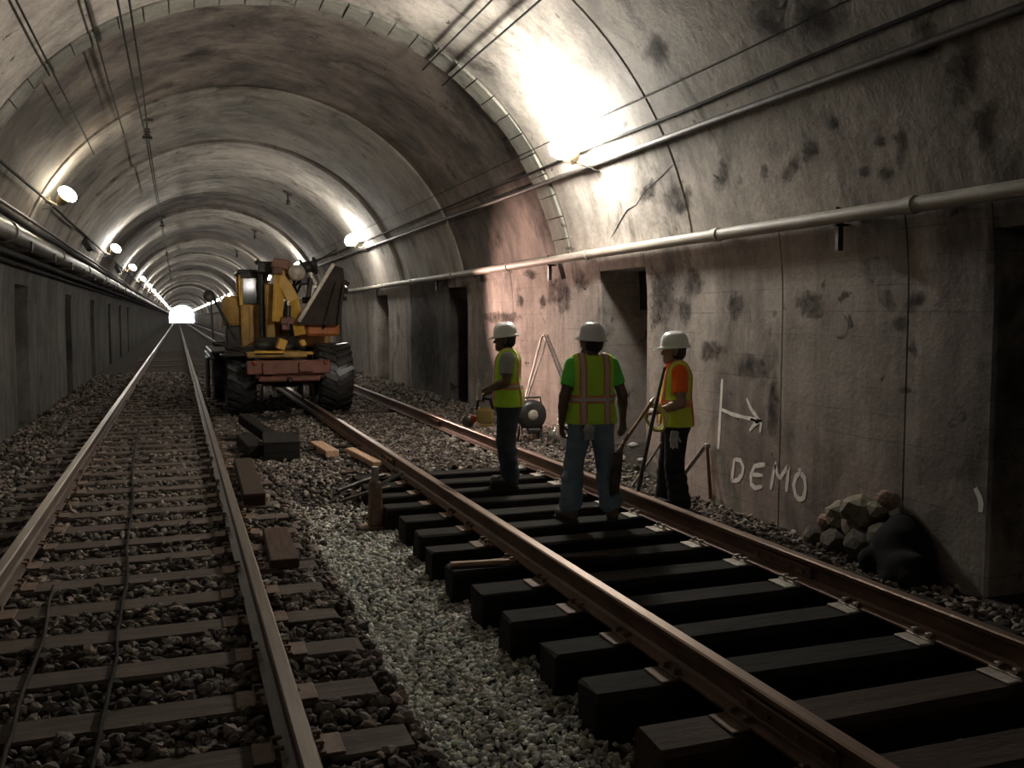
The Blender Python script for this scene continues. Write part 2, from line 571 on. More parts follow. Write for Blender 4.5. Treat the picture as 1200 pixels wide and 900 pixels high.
wall_r = bpy.data.objects.new('wall_right', None)
wall_l = bpy.data.objects.new('wall_left', None)
ceil = bpy.data.objects.new('ceiling', None)
for o in (wall_r, wall_l, ceil):
    col.objects.link(o)
    tag(o, kind='structure')

ZB = -0.75
NICH_R = [(-3.2, -2.0), (3.52, 4.74), (9.62, 10.84), (16.7, 17.9), (23.65, 25.1), (31.0, 32.3), (38, 39.3), (45, 46.3), (52, 53.3)]
NICH_L = [(-3.2, -2.0), (3.52, 4.74), (10.2, 11.4), (16.7, 18.1), (23.8, 25.1), (30.5, 31.8), (38, 39.3), (45, 46.3), (52, 53.3)]


def build_wall(parent, niches, joints, side, mat, top, ntop):
    edges = sorted(set(joints + [e for n in niches for e in n]))
    for a, b in zip(edges[:-1], edges[1:]):
        mid = (a + b) / 2
        nn = [n for n in niches if n[0] < mid < n[1]]
        if nn:
            panel(parent, 'lintel_panel', mat, a, b, ntop, top, side, gap=0.0)
            niche(parent, a, b, ntop, side, mat)
        else:
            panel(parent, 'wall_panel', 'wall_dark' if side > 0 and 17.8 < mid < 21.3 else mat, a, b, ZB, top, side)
    mb = MB()                                          # backing that closes the joints
    x = CX + side * (RAD + 1.2)
    mb.box((x, 150, 1.2), (0.1, 362, 4.4))
    mb.build('backing', 'dark_gap', parent)


JR = [-30, -22, -14, -8, -2.0 - 4, 0.4, 5.52, 7.05, 11.7, 14.2, 19.6, 21.2, 27.5, 34.5, 41.5, 48.5, 56, 66, 78, 92, 110, 135, 170, 220, 325]
JL = [-30, -22, -14, -8, 0.4, 7.1, 12.0, 14.2, 20.8, 27.5, 34.5, 41.5, 48.5, 56, 66, 78, 92, 110, 135, 170, 220, 325]
build_wall(wall_r, NICH_R, JR, 1, 'wall', WALL_TOP, 2.17)
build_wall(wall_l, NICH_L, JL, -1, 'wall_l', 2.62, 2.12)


def vault(parent, name, mat, y0, y1, r, a0, a1, nseg, thick=0.32, gap=0.006):
    mb = MB()
    y0 += gap
    y1 -= gap
    b = 0.015
    vs, fs = [], []
    sec = ((y0, r + thick), (y0, r + b), (y0 + b, r), (y1 - b, r), (y1, r + b), (y1, r + thick))
    for i in range(nseg + 1):
        a = a0 + (a1 - a0) * i / nseg
        ca, sa = math.cos(a), math.sin(a)
        for (yy, rr) in sec:
            vs.append((CX + rr * ca, yy, SPRING + rr * sa))
    k = len(sec)
    for i in range(nseg):
        for j in range(k):
            j2 = (j + 1) % k
            fs.append((i * k + j, i * k + j2, (i + 1) * k + j2, (i + 1) * k + j))
    fs.append(tuple(range(k)))
    fs.append(tuple(nseg * k + j for j in range(k - 1, -1, -1)))
    mb.add(vs, fs, True)
    o = mb.build(name, mat, parent)
    try:
        o.data.set_sharp_from_angle(angle=R(25))
    except Exception:
        pass
    return o


A0 = math.asin((WALL_TOP - SPRING) / RAD)
A1 = math.pi - math.asin((2.62 - SPRING) / RAD)
SECT = [(-30, -21, 0), (-21, -12.5, 0), (-12.5, -5, 0), (-5, 2.6, 0), (2.6, 8.5, 0), (8.5, 11.62, 0),
        (12.2, 17.0, 2), (17.0, 21.9, 1), (21.9, 26.4, 0), (26.4, 31, 1), (31, 35.5, 2), (35.5, 40, 0), (40, 45, 1), (45, 50, 2), (50, 55, 0), (55, 60, 1)]
y = 60
k = 0
while y < 320:
    d = 7 if y < 120 else 16
    SECT.append((y, min(y + d, 325), k % 3))
    y += d
    k += 1
for i, (a, b, kind) in enumerate(SECT):
    vault(ceil, 'lining_section', ('vault', 'vault_mid', 'vault_soot')[kind], a, b, RAD + (0.0, 0.06, 0.10)[kind], A0, A1, 64 if a < 60 else 32)
# the ring of single lining blocks
NB = 34
for i in range(NB):
    a = A0 + (A1 - A0) * (i + 0.025) / NB
    b = A0 + (A1 - A0) * (i + 0.975) / NB
    vault(ceil, 'lining_block', 'block', 11.66 + random.uniform(-.01, .01), 12.18 + random.uniform(-.015, .015), RAD - 0.012 + random.uniform(-0.012, 0.012), a, b, 2, 0.36, 0.004)
mb = MB()
vs, fs = [], []
for i in range(41):
    a = math.pi * i / 40
    for yy in (-31, 326):
        vs.append((CX + (RAD + 0.55) * math.cos(a), yy, SPRING + (RAD + 0.55) * math.sin(a)))
fs = [(2 * i, 2 * i + 1, 2 * i + 3, 2 * i + 2) for i in range(40)]
mb.add(vs, fs)
mb.build('backing', 'dark_gap', ceil)
mb = MB().box((CX, -30.3, 2), (12, 0.3, 9))  # added cap, out of view: blocks daylight from behind; the tunnel runs on
tag(mb.build('added_daylight_stop', 'vault_mid'), kind='structure')


def arch_pt(ang, y, inset=0.0):
    r = RAD - inset
    return Vector((CX + r * math.cos(ang), y, SPRING + r * math.sin(ang)))


def ang_of(x, z):
    return math.atan2(z - SPRING, x - CX)


# cracks in the vault and the wall
for pts in ([(5.04, 10.4, 2.55), (5.02, 10.22, 2.63), (5.0, 10.05, 2.72), (4.965, 9.8, 2.83), (4.95, 9.55, 2.86), (4.92, 9.3, 2.97), (4.87, 8.8, 3.08), (4.84, 8.55, 3.15)],):
    mb = MB()
    q = []
    for (x, yy, z) in pts:
        a = ang_of(x, z)
        q.append(arch_pt(a, yy, 0.0))
    mb.tube(q, [0.003] + [random.uniform(0.004, 0.010) * (1 if pts[0][1] > 8 else 0.5) for _ in q[2:]] + [0.003], 5)
    mb.build('crack', 'crack', ceil)


# ---- soot and damp stains: thin patches lying on the lining, their edges broken up by noise
def stain_mat():
    s = NT('soot_stain')
    s.b.inputs['Base Color'].default_value = (0.035, 0.03, 0.028, 1)
    s.b.inputs['Roughness'].default_value = 0.9
    s.b.inputs['Specular IOR Level'].default_value = 0.1
    a = s.n('ShaderNodeAttribute', attribute_name='fade')
    f = s.noise(s.coords(), 7.5, 6, 0.72, 0.5)
    m1 = s.n('ShaderNodeMath', operation='MULTIPLY_ADD')
    s.l(f, m1.inputs[0])
    m1.inputs[1].default_value = 2.6
    m1.inputs[2].default_value = -1.75
    m2 = s.n('ShaderNodeMath', operation='ADD', use_clamp=True)
    s.l(a.outputs['Fac'], m2.inputs[0])
    s.l(m1.outputs[0], m2.inputs[1])
    m3 = s.n('ShaderNodeMath', operation='MULTIPLY')
    s.l(m2.outputs[0], m3.inputs[0])
    m3.inputs[1].default_value = 0.9
    s.l(m3.outputs[0], s.b.inputs['Alpha'])
    return s.m


M['stain'] = stain_mat()


def hit_lining(px, py, inset):
    a, b = (px - 600) / F_PX, (450 - py) / F_PX
    fy = math.cos(PITCH) + b * math.sin(PITCH)
    fz = -math.sin(PITCH) + b * math.cos(PITCH)
    r = Vector((a * math.cos(YAW) + fy * math.sin(YAW), -a * math.sin(YAW) + fy * math.cos(YAW), fz))
    rad = RAD - inset
    t = (CX + rad) / r.x if r.x > 0 else 1e9
    if EYE + r.z * t > SPRING:
        A = r.x ** 2 + r.z ** 2
        B = 2 * (-r.x * CX + r.z * (EYE - SPRING))
        C_ = CX ** 2 + (EYE - SPRING) ** 2 - rad ** 2
        t = (-B + math.sqrt(B * B - 4 * A * C_)) / (2 * A)
    return Vector((0, 0, EYE)) + r * t


def stain(px, py, wd, ht, ang=0.0, k=1.0):
    n, rings = 14, (0.0, 0.35, 0.7, 1.0)
    vs, fade, fs = [], [], []
    rd = [random.uniform(0.75, 1.2) for _ in range(n)]
    ca, sa = math.cos(R(ang)), math.sin(R(ang))
    for j, u in enumerate(rings[1:]):
        for i in range(n):
            q = 2 * math.pi * i / n
            x_, y_ = math.cos(q) * wd / 2 * u * rd[i], math.sin(q) * ht / 2 * u * rd[i]
            vs.append(hit_lining(px + x_ * ca - y_ * sa, py + x_ * sa + y_ * ca, 0.004))
            fade.append(k * (1.0, 0.65, -0.6)[j])
    vs.append(hit_lining(px, py, 0.004))
    fade.append(k)
    for i in range(n):
        i2 = (i + 1) % n
        fs.append((3 * n, i, i2))
        for j in (0, 1):
            fs.append((j * n + i, (j + 1) * n + i, (j + 1) * n + i2, j * n + i2))
    me = bpy.data.meshes.new('soot_stain')
    me.from_pydata(vs, [], fs)
    at_ = me.attributes.new('fade', 'FLOAT', 'POINT')
    at_.data.foreach_set('value', fade)
    o_ = link('soot_stain', me, 'stain', ceil if vs[-1].z > WALL_TOP else wall_r)
    return o_


for st_ in ((845, 206, 22, 52, 10), (925, 200, 26, 60, 35), (950, 175, 26, 52, 30), (975, 147, 20, 28), (1030, 166, 18, 22), (1056, 172, 18, 90), (1128, 82, 60, 130), (1152, 145, 46, 90), (898, 24, 66, 74), (955, 22, 90, 90), (895, 203, 14, 34), (1012, 201, 18, 20), (1036, 203, 24, 24, 20),
            (795, 235, 50, 60, 20), (768, 60, 40, 60), (760, 225, 24, 50, 35), (1085, 45, 60, 80),
            (862, 360, 26, 62), (950, 358, 60, 50), (1040, 352, 24, 44, -35), (1072, 352, 24, 52, 35), (1056, 378, 36, 24), (802, 362, 22, 56), (880, 432, 60, 44), (835, 412, 40, 40), (905, 470, 22, 110), (1060, 457, 24, 14),
            (622, 321, 22, 16), (566, 327, 14, 18), (523, 331, 13, 18), (610, 353, 12, 24), (636, 354, 14, 26), (655, 345, 46, 60), (590, 372, 60, 20), (680, 330, 26, 40), (776, 350, 46, 110), (815, 330, 40, 50), (545, 340, 20, 30), (500, 400, 50, 150), (1165, 300, 30, 130),
            (640, 250, 20, 90, -12), (655, 275, 20, 70, -10), (540, 270, 16, 60, -10), (575, 285, 16, 30)):
    stain(*st_)

# ---- spray-painted marks on the right-hand wall
def stroke(pts, wd, name, x=None):
    """a flat paint stroke on the wall: points are (y, z)"""
    x0 = prof_right(0) - 0.003
    mb = MB()
    P = [Vector((0, a, b)) for a, b in pts]
    n = len(P)
    L, Rr = [], []
    for i, p in enumerate(P):
        t = (P[min(i + 1, n - 1)] - P[max(i - 1, 0)]).normalized()
        nn = Vector((0, -t.z, t.y))
        ww = wd * (0.5 if 0 < i < n - 1 else 0.34) * random.uniform(0.85, 1.15)
        L.append(p + nn * ww)
        Rr.append(p - nn * ww)
    vs = [(x0, p.y, p.z) for p in L + Rr] + [(x0 + 0.02, p.y, p.z) for p in L + Rr]
    m = 2 * n
    fs = [(i, i + 1, n + i + 1, n + i) for i in range(n - 1)]
    fs += [(i, m + i, m + i + 1, i + 1) for i in range(n - 1)] + [(n + i, n + i + 1, m + n + i + 1, m + n + i) for i in range(n - 1)]
    fs += [(0, n, m + n, m), (n - 1, m + n - 1, m + 2 * n - 1, 2 * n - 1)]
    mb.add(vs, fs)
    return mb


def wyz(px, py):
    """(y, z) on the right-hand wall under a pixel"""
    x = prof_right(0)
    a, b = (px - 600) / F_PX, (450 - py) / F_PX
    fy = math.cos(PITCH) + b * math.sin(PITCH)
    fz = -math.sin(PITCH) + b * math.cos(PITCH)
    r = (a * math.cos(YAW) + fy * math.sin(YAW), -a * math.sin(YAW) + fy * math.cos(YAW), fz)
    t = x / r[0]
    return (r[1] * t, EYE + r[2] * t)


def crop1(pts):
    return [wyz(840 + x * 120 / 635, 430 + yy * 170 / 900) for x, yy in pts]


def dense(pts, k=4):
    out = []
    for a, b in zip(pts[:-1], pts[1:]):
        for i in range(k):
            out.append((lerp(a[0], b[0], i / k), lerp(a[1], b[1], i / k)))
    return out + [pts[-1]]


def paint(name, strokes, wd):
    mb = MB()
    for s_ in strokes:
        k = stroke(dense(crop1(s_), 3), wd, name)
        mb.add(k.v, k.f)
    return mb.build(name, 'white_paint', wall_r)


paint('painted_upright_line', [[(35, 75), (28, 200), (20, 330), (10, 510)]], 0.042)
paint('painted_arrow', [[(25, 262), (100, 295), (190, 318), (280, 335)], [(185, 195), (215, 265), (262, 330)], [(280, 330), (230, 360), (203, 398)], [(278, 335), (268, 408)], [(210, 325), (262, 345)]], 0.036)
paint('painted_letter_d', [[(110, 572), (102, 640), (92, 715)], [(110, 572), (145, 578), (165, 620), (160, 665), (135, 700), (92, 712)]], 0.042)
paint('painted_letter_e', [[(300, 605), (235, 615), (212, 670), (215, 730), (240, 752), (282, 742)], [(218, 668), (285, 672)]], 0.042)
paint('painted_letter_m', [[(368, 590), (350, 670), (335, 760)], [(362, 605), (378, 670), (395, 690), (420, 650), (448, 610)], [(448, 610), (440, 690), (432, 775)]], 0.042)
paint('painted_letter_o', [[(515, 625), (518, 655), (490, 680), (478, 735), (490, 800), (515, 825), (540, 810), (552, 750), (545, 690), (518, 655)]], 0.042)
mb = MB()
k = stroke([wyz(1143, 572), wyz(1148, 582), wyz(1150, 590), wyz(1149, 600)], 0.045, 'x')
mb.add(k.v, k.f)
mb.build('painted_dab', 'white_paint', wall_r)


# ================================================================ track: rails
def rail_profile(x0, top):
    h = 0.168
    P = [(-0.07, 0), (0.07, 0), (0.07, 0.012), (0.02, 0.028), (0.0085, 0.045), (0.0085, 0.118), (0.018, 0.132), (0.036, 0.138), (0.036, 0.160), (0.028, 0.168), (-0.028, 0.168), (-0.036, 0.160), (-0.036, 0.138), (-0.018, 0.132), (-0.0085, 0.118), (-0.0085, 0.045), (-0.02, 0.028), (-0.07, 0.012)]
    return [(x0 + a, top - h + b) for a, b in P]


def build_rail(x0, top, mats, label, y0=-20.0, y1=322.0):
    mb = MB()
    P = rail_profile(x0, top)
    n = len(P)
    ys = [y0, 0, 6, 12, 20, 40, 100, y1]
    vs = [(a, yy, b) for yy in ys for a, b in P]
    fs, mi = [], []
    for j in range(len(ys) - 1):
        for i in range(n):
            i2 = (i + 1) % n
            mb_i = 1 if i in (8, 9, 10) else 0
            fs.append((j * n + i, j * n + i2, (j + 1) * n + i2, (j + 1) * n + i))
            mi.append(mb_i)
    mb.v = vs
    mb.f = fs + [tuple(range(n)), tuple((len(ys) - 1) * n + i for i in range(n - 1, -1, -1))]
    mb.mi = mi + [0, 0]
    mb.sm = [False] * len(mb.f)
    o = mb.build('rail', mats, None, (x0, 0, top - 0.168))
    return tag(o, label, 'rail', 'running rails of the two tracks')


build_rail(TRK_L - GAUGE, 0.0, ['rust_old', 'head'], 'dull steel rail running closest to the streaked wall with the big pipe')
build_rail(TRK_L + GAUGE, 0.0, ['rust_old', 'head'], 'dull steel rail running between the old ties and the pale gravel')
rl = build_rail(TRK_R - GAUGE, 0.04, ['rust', 'head_r'], 'rusty rail beside the pale gravel, on black ties, passing under the machine')
rr = build_rail(TRK_R + GAUGE, 0.04, ['rust', 'head_r'], 'rusty rail closest to the painted wall, passing behind the workers')
for o, yj in ((rl, 10.45), (rl, 3.0), (rr, 14.0), (rr, 5.1)):
    mb = MB()
    for s_ in (-1, 1):
        mb.box((s_ * 0.021, yj, 0.082), (0.022, 0.62, 0.07), None, 0.006)
        for q in (-0.24, -0.1, 0.1, 0.24):
            mb.lathe([(0.0, 0), (0.015, 0.0), (0.015, 0.018), (0.0, 0.018)], Matrix.Translation((s_ * 0.03, yj + q, 0.082)) @ Matrix.Rotation(s_ * R(90), 4, 'Y'), 6, False)
    mb.build('joint_bar', 'rust', o)


# ---- ties
def tie_mesh(name, L, W, H, mat, seed):
    rd = random.Random(seed)
    bm = bmesh.new()
    bmesh.ops.create_cube(bm, size=1)
    for v in bm.verts:
        v.co = Vector((v.co.x * L, v.co.y * W, v.co.z * H - H / 2))
    bmesh.ops.bevel(bm, geom=list(bm.edges), offset=0.012, segments=1, affect='EDGES')
    for v in bm.verts:
        v.co += Vector((rd.uniform(-.012, .012), rd.uniform(-.006, .006), rd.uniform(-.004, .004)))
    me = bpy.data.meshes.new(name)
    bm.to_mesh(me)
    bm.free()
    me.materials.append(M[mat])
    return me


def plate_mesh(name, mat):
    mb = MB()
    mb.box((0, 0, 0.006), (0.36, 0.19, 0.012), None, 0.004)
    for s_ in (-1, 1):
        mb.box((s_ * 0.088, 0, 0.016), (0.03, 0.19, 0.012), None, 0.004)
    me = mb.mesh(name)
    me.materials.append(M[mat])
    return me


def spike_mesh(mat):
    mb = MB()
    mb.box((0, 0, 0.012), (0.016, 0.016, 0.03))
    mb.box((-0.008, 0, 0.032), (0.04, 0.026, 0.014), None, 0.004)
    me = mb.mesh('spike')
    me.materials.append(M[mat])
    return me


TIE_MESH_L = [tie_mesh('tie', 2.44, 0.23, 0.18, 'tie_old', i) for i in range(4)]
TIE_MESH_R = [tie_mesh('tie', 2.56, 0.23, 0.232, 'tie_new', 10 + i) for i in range(4)]
TIE_MESH_RB = tie_mesh('tie', 2.56, 0.23, 0.232, 'tie_brown', 30)
PL, PLR = plate_mesh('tie_plate', 'plate'), plate_mesh('tie_plate', 'plate_rust')
SPK, SPKR = spike_mesh('plate'), spike_mesh('plate_rust')


def tie(me, x, yy, z, label, group, plates, plate_me, spk, rot=0.0):
    o = bpy.data.objects.new('railway_tie', me)
    col.objects.link(o)
    o.location = (x, yy, z)
    o.rotation_euler.z = rot
    tag(o, label, 'railway tie', group)
    if plates:
        for s_ in (-1, 1):
            p = bpy.data.objects.new('tie_plate', plate_me[0 if s_ < 0 else 1])
            col.objects.link(p)
            p.parent = o
            p.location = (s_ * GAUGE, 0, 0)
            for q in (-1, 1):
                for e in (-0.05, 0.05):
                    k_ = bpy.data.objects.new('spike', spk[0 if s_ < 0 else 1])
                    col.objects.link(k_)
                    k_.parent = p
                    k_.location = (q * 0.088, e * q, 0.012)
                    k_.rotation_euler.z = 0 if q > 0 else math.pi
    return o


i = 0
yy = 1.42
nl = 0
while yy < 52:
    near = yy < 14.5
    vis = yy > 2.6
    if vis and nl < 20:
        lab = ('weathered grey-brown tie of the old track, nearest to the camera' if nl == 0 else f'weathered grey-brown tie of the old track, {ORD[nl]} from the camera')
    else:
        lab = 'weathered grey-brown tie of the old track, in the far stretch towards the daylight'
    if vis:
        tie(TIE_MESH_L[i % 4], TRK_L + random.uniform(-.03, .03), yy, TIE_L + random.uniform(-.006, .006), lab, 'weathered ties of the old track', near, (PLR, PLR), (SPKR, SPKR), random.uniform(-.008, .008))
        nl += 1
    yy += 0.575
    i += 1
i, nr = 0, 0
yy = 3.71 + 0.115 - 0.55 * 3
while yy < 46:
    near = yy < 13
    vis = yy > 2.4
    if nr < 14:
        lab = 'dark tie under the rusty rails, nearest to the camera' if nr == 0 else f'black exposed tie under the rusty rails, {ORD[nr]} from the camera'
    elif nr < 20:
        lab = f'dark tie set in ballast under the rusty rails, {ORD[nr]} from the camera'
    else:
        lab = 'dark tie of the rusty track, in the far stretch near the machine'
    if vis:
        me = TIE_MESH_RB if nr < 2 or yy > 10.2 else TIE_MESH_R[i % 4]
        tie(me, TRK_R + random.uniform(-.035, .035), yy, TIE_R + (0 if yy < 10.2 else -0.012), lab, 'dark ties of the rusty track', near, (PLR, PL), (SPKR, SPK), random.uniform(-.012, .012))
        nr += 1
    yy += 0.55
    i += 1
TIES_R_Y = [3.825 + 0.55 * k_ for k_ in range(-3, 14)]
TIES_L_Y = [1.42 + 0.575 * k_ for k_ in range(0, 30)]


# ---- ballast: stones scattered as real geometry
ICO_V, ICO_F = None, None
bm = bmesh.new()
bmesh.ops.create_icosphere(bm, subdivisions=1, radius=1.0)
bm.verts.index_update()
ICO_V = np.array([v.co[:] for v in bm.verts], dtype=np.float32)
ICO_F = np.array([[v.index for v in f.verts] for f in bm.faces], dtype=np.int32)
bm.free()


def stones(name, mat, regions, label, tint_lo, tint_hi, blue=0.0):
    """regions: (x0, x1, y0, y1, per m2, size, lift, accept)"""
    C, S = [], []
    for (x0, x1, y0, y1, dens, size, lift, ok) in regions:
        n = int((x1 - x0) * (y1 - y0) * dens)
        xs = rng.uniform(x0, x1, n)
        ysn = rng.uniform(y0, y1, n)
        for a, b in zip(xs, ysn):
            if ok is None or ok(a, b):
                sz = size * rng.uniform(0.65, 1.4)
                C.append((a, b, ground_z(a, b) + lift + rng.uniform(-0.2, 0.5) * sz))
                S.append(sz)
    C = np.array(C, dtype=np.float32)
    S = np.array(S, dtype=np.float32) / 2
    n = len(C)
    q = rng.normal(size=(n, 4)).astype(np.float32)
    q /= np.linalg.norm(q, axis=1, keepdims=True)
    a, b, c, d = q.T
    Rm = np.stack([np.stack([1 - 2 * (c * c + d * d), 2 * (b * c - a * d), 2 * (b * d + a * c)], -1), np.stack([2 * (b * c + a * d), 1 - 2 * (b * b + d * d), 2 * (c * d - a * b)], -1), np.stack([2 * (b * d - a * c), 2 * (c * d + a * b), 1 - 2 * (b * b + c * c)], -1)], 1)
    base = ICO_V[None] * (1 + rng.uniform(-0.28, 0.22, (n, len(ICO_V), 1)).astype(np.float32))
    base = base * np.stack([rng.uniform(0.9, 1.35, n), rng.uniform(0.75, 1.1, n), rng.uniform(0.5, 0.85, n)], -1).astype(np.float32)[:, None, :]
    V = np.einsum('nij,nkj->nki', Rm, base) * S[:, None, None]
    V[..., 2] *= 0.8
    V += C[:, None, :]
    nv = len(ICO_V)
    Fc = (ICO_F[None] + (np.arange(n, dtype=np.int32) * nv)[:, None, None]).reshape(-1, 3)
    me = bpy.data.meshes.new(name)
    me.vertices.add(n * nv)
    me.vertices.foreach_set('co', V.reshape(-1))
    me.loops.add(len(Fc) * 3)
    me.loops.foreach_set('vertex_index', Fc.reshape(-1))
    me.polygons.add(len(Fc))
    me.polygons.foreach_set('loop_start', np.arange(0, len(Fc) * 3, 3, dtype=np.int32))
    me.update(calc_edges=True)
    me.shade_flat()
    at_ = me.color_attributes.new('tint', 'FLOAT_COLOR', 'POINT')
    t = rng.uniform(0, 1, n)
    t = tint_lo + (tint_hi - tint_lo) * t ** 1.6
    colr = np.ones((n, nv, 4), dtype=np.float32)
    colr[..., 0] = (t * rng.uniform(0.93, 1.07, n))[:, None]
    colr[..., 1] = (t * rng.uniform(0.95, 1.03, n))[:, None]
    colr[..., 2] = (t * rng.uniform(0.86, 1.05, n))[:, None]
    at_.data.foreach_set('color', colr.reshape(-1))
    me.materials.append(M[mat])
    o = bpy.data.objects.new(name, me)
    col.objects.link(o)
    return tag(o, label, 'ballast', None, 'stuff')


def off_ties(ys, half):
    ya = np.array(ys)
    return lambda a, b: np.min(np.abs(ya - b)) > half


offL = off_ties(TIES_L_Y, 0.125)
offR = off_ties(TIES_R_Y, 0.13)


def okL(a, b):
    if abs(abs(a - TRK_L) - GAUGE) < 0.085:
        return False
    return a > 0.9 or a < -1.6 or offL(a, b)


def okN(a, b):
    return (a < 1.72 or a > 4.32 or offR(a, b))


def okF(a, b):
    if abs(abs(a - TRK_R) - GAUGE) < 0.085:
        return False
    return True


stones('old_ballast', 'stone_old', [
    (-2.4, 0.98, 2.4, 7.5, 640, 0.062, 0.01, okL),
    (-2.4, 1.1, 7.5, 12.0, 430, 0.062, 0.01, okL),
    (-2.4, 1.3, 12.0, 19.0, 190, 0.07, 0.008, okL),
    (-2.4, 1.3, 19.0, 31.0, 100, 0.09, 0.006, okL),
    (0.95, 1.9, 8.2, 16.0, 420, 0.055, 0.005, None)],
    'old brown-grey ballast stones filling the old track', 0.10, 0.52)
stones('fresh_gravel', 'stone_new', [
    (0.96, 1.78, 2.4, 5.6, 2300, 0.034, 0.006, None),
    (1.0, 1.80, 5.6, 9.3, 1500, 0.036, 0.006, None),
    (1.72, 4.35, 2.3, 6.2, 700, 0.040, 0.004, okN),
    (1.72, 4.35, 6.2, 9.6, 600, 0.042, 0.004, okN)],
    'fresh pale grey gravel between the tracks and under the black ties', 0.34, 0.90)
stones('shoulder_ballast', 'stone_old', [
    (1.85, 4.2, 9.4, 16.5, 420, 0.05, 0.01, okF),
    (4.25, 5.08, 2.8, 9.0, 620, 0.05, 0.004, None),
    (4.05, 5.08, 9.0, 17.0, 450, 0.055, 0.004, None),
    (1.4, 5.08, 17.0, 27.0, 130, 0.075, 0.006, okF)],
    'dark loose stones along the foot of the painted wall and behind the workers', 0.10, 0.55)


# ================================================================ pipes, cables and wires
def straight(name, mat, ang_or_xz, y0, y1, r, label, cat, sag=0.0, clips=None, inset=None, step=4.0, group=None, wob=0.0):
    x, z = ang_or_xz
    n = max(2, int((min(y1, 70) - y0) / step))
    pts = []
    for i in range(n + 1):
        yy = lerp(y0, min(y1, 70), i / n)
        pts.append((x + random.uniform(-wob, wob), yy, z + random.uniform(-wob, wob) - sag * (0.5 - 0.5 * math.cos(2 * math.pi * i / 2))))
    if y1 > 70:
        pts.append((x, y1, z))
    mb = MB().tube(pts, r, 10 if r > 0.03 else 6)
    o = mb.build(name, mat)
    return tag(o, label, cat, group)


# right-hand service pipe under the vault
px_, pz_ = prof_right(2.385) - 0.095, 2.385
p = straight('service_pipe', 'pipe', (px_, pz_), -20, 300, 0.058, 'pale service pipe along the painted wall, passing above the doorway', 'pipe', step=3.0)
mbc = MB()
for yy in (2.2, 5.35, 7.9, 10.95, 14.0, 17.2, 20.4, 23.6, 27, 31, 35, 40, 46, 52):
    mb = MB().tube([(px_, yy - 0.045, pz_), (px_, yy + 0.045, pz_)], 0.068, 12)
    mb.build('coupling', 'pipe', p)
for yy in (0.0, 6.15, 12.3, 18.4, 24.5, 31, 38):
    mb = MB().box((px_ + 0.03, yy, pz_ - 0.16), (0.05, 0.035, 0.22))
    mb.box((px_ + 0.06, yy, pz_ - 0.065), (0.14, 0.035, 0.02))
    mb.tube([(px_ + 0.07 * math.cos(q), yy, pz_ + 0.07 * math.sin(q)) for q in [R(a) for a in range(-100, 110, 20)]], 0.01, 5)
    mb.build('bracket', 'black', p)

a1, a2, a3 = ang_of(4.63, 3.575), ang_of(4.725, 3.405), ang_of(4.49, 3.80)
q = arch_pt(a2, 0, 0.04)
o = straight('cable_conduit', 'conduit', (q.x, q.z), -20, 260, 0.034, 'thick dark conduit along the vault below the floodlights, above the pale pipe', 'conduit', step=2.5, wob=0.006)
for yy in [1 + 1.7 * i for i in range(24)]:
    mb = MB().box((q.x + 0.03, yy, q.z + 0.012), (0.09, 0.025, 0.05), Matrix.Rotation(-a2, 3, 'Y'))
    mb.build('clip', 'black', o)
q = arch_pt(a1, 0, 0.03)
o = straight('power_cable', 'cable', (q.x, q.z), -20, 260, 0.019, 'thin black cable running just above the thick conduit', 'cable', step=2.0, wob=0.01)
q = arch_pt(a3, 0, 0.015)
straight('lighting_wire', 'cable', (q.x, q.z), -20, 120, 0.007, 'hair-thin dark wire topmost beside the floodlights over the conduit', 'wire', step=1.5, wob=0.008)

# left-hand pipe and conduits
xl = prof_left(2.72)
p = straight('water_main', 'pipe_l', (xl + 0.20, 2.73), -20, 300, 0.135, 'fat iron pipe along the streaked wall, under the small lamps', 'pipe', step=4)
for yy in [3.0 + 5.5 * i for i in range(12)]:
    mb = MB().tube([(xl + 0.20, yy - 0.07, 2.73), (xl + 0.20, yy + 0.07, 2.73)], 0.155, 14)
    mb.build('coupling', 'pipe_l', p)
for yy in [1.5 + 2.75 * i for i in range(20)]:
    mb = MB().box((xl + 0.15, yy, 2.565), (0.36, 0.06, 0.05))
    mb.box((xl + 0.33, yy, 2.62), (0.03, 0.06, 0.14))
    mb.build('bracket', 'black', p)
for (dx, z, r, mat, lab) in ((0.12, 2.97, 0.05, 'cable', 'thick black cable lying just above the fat iron pipe'),
                             (0.07, 3.09, 0.028, 'conduit', 'slim grey conduit on the vault, a hand above the fat iron pipe'),
                             (0.16, 2.50, 0.045, 'cable', 'thick black cable slung just below the fat iron pipe'),
                             (0.10, 2.40, 0.022, 'cable', 'thin black cable lowest on the streaked wall, below the pipe')):
    straight('wall_cable', mat, (prof_left(z) + dx, z), -20, 260, r, lab, 'cable', step=2.75, wob=0.008)
q = arch_pt(ang_of(-2.0, 3.49), 0, 0.04)
LW = straight('lamp_cable', 'cable', (q.x, q.z), -20, 200, 0.022, 'black cable that links the small lamps above the fat pipe', 'cable', step=2.2, wob=0.01)

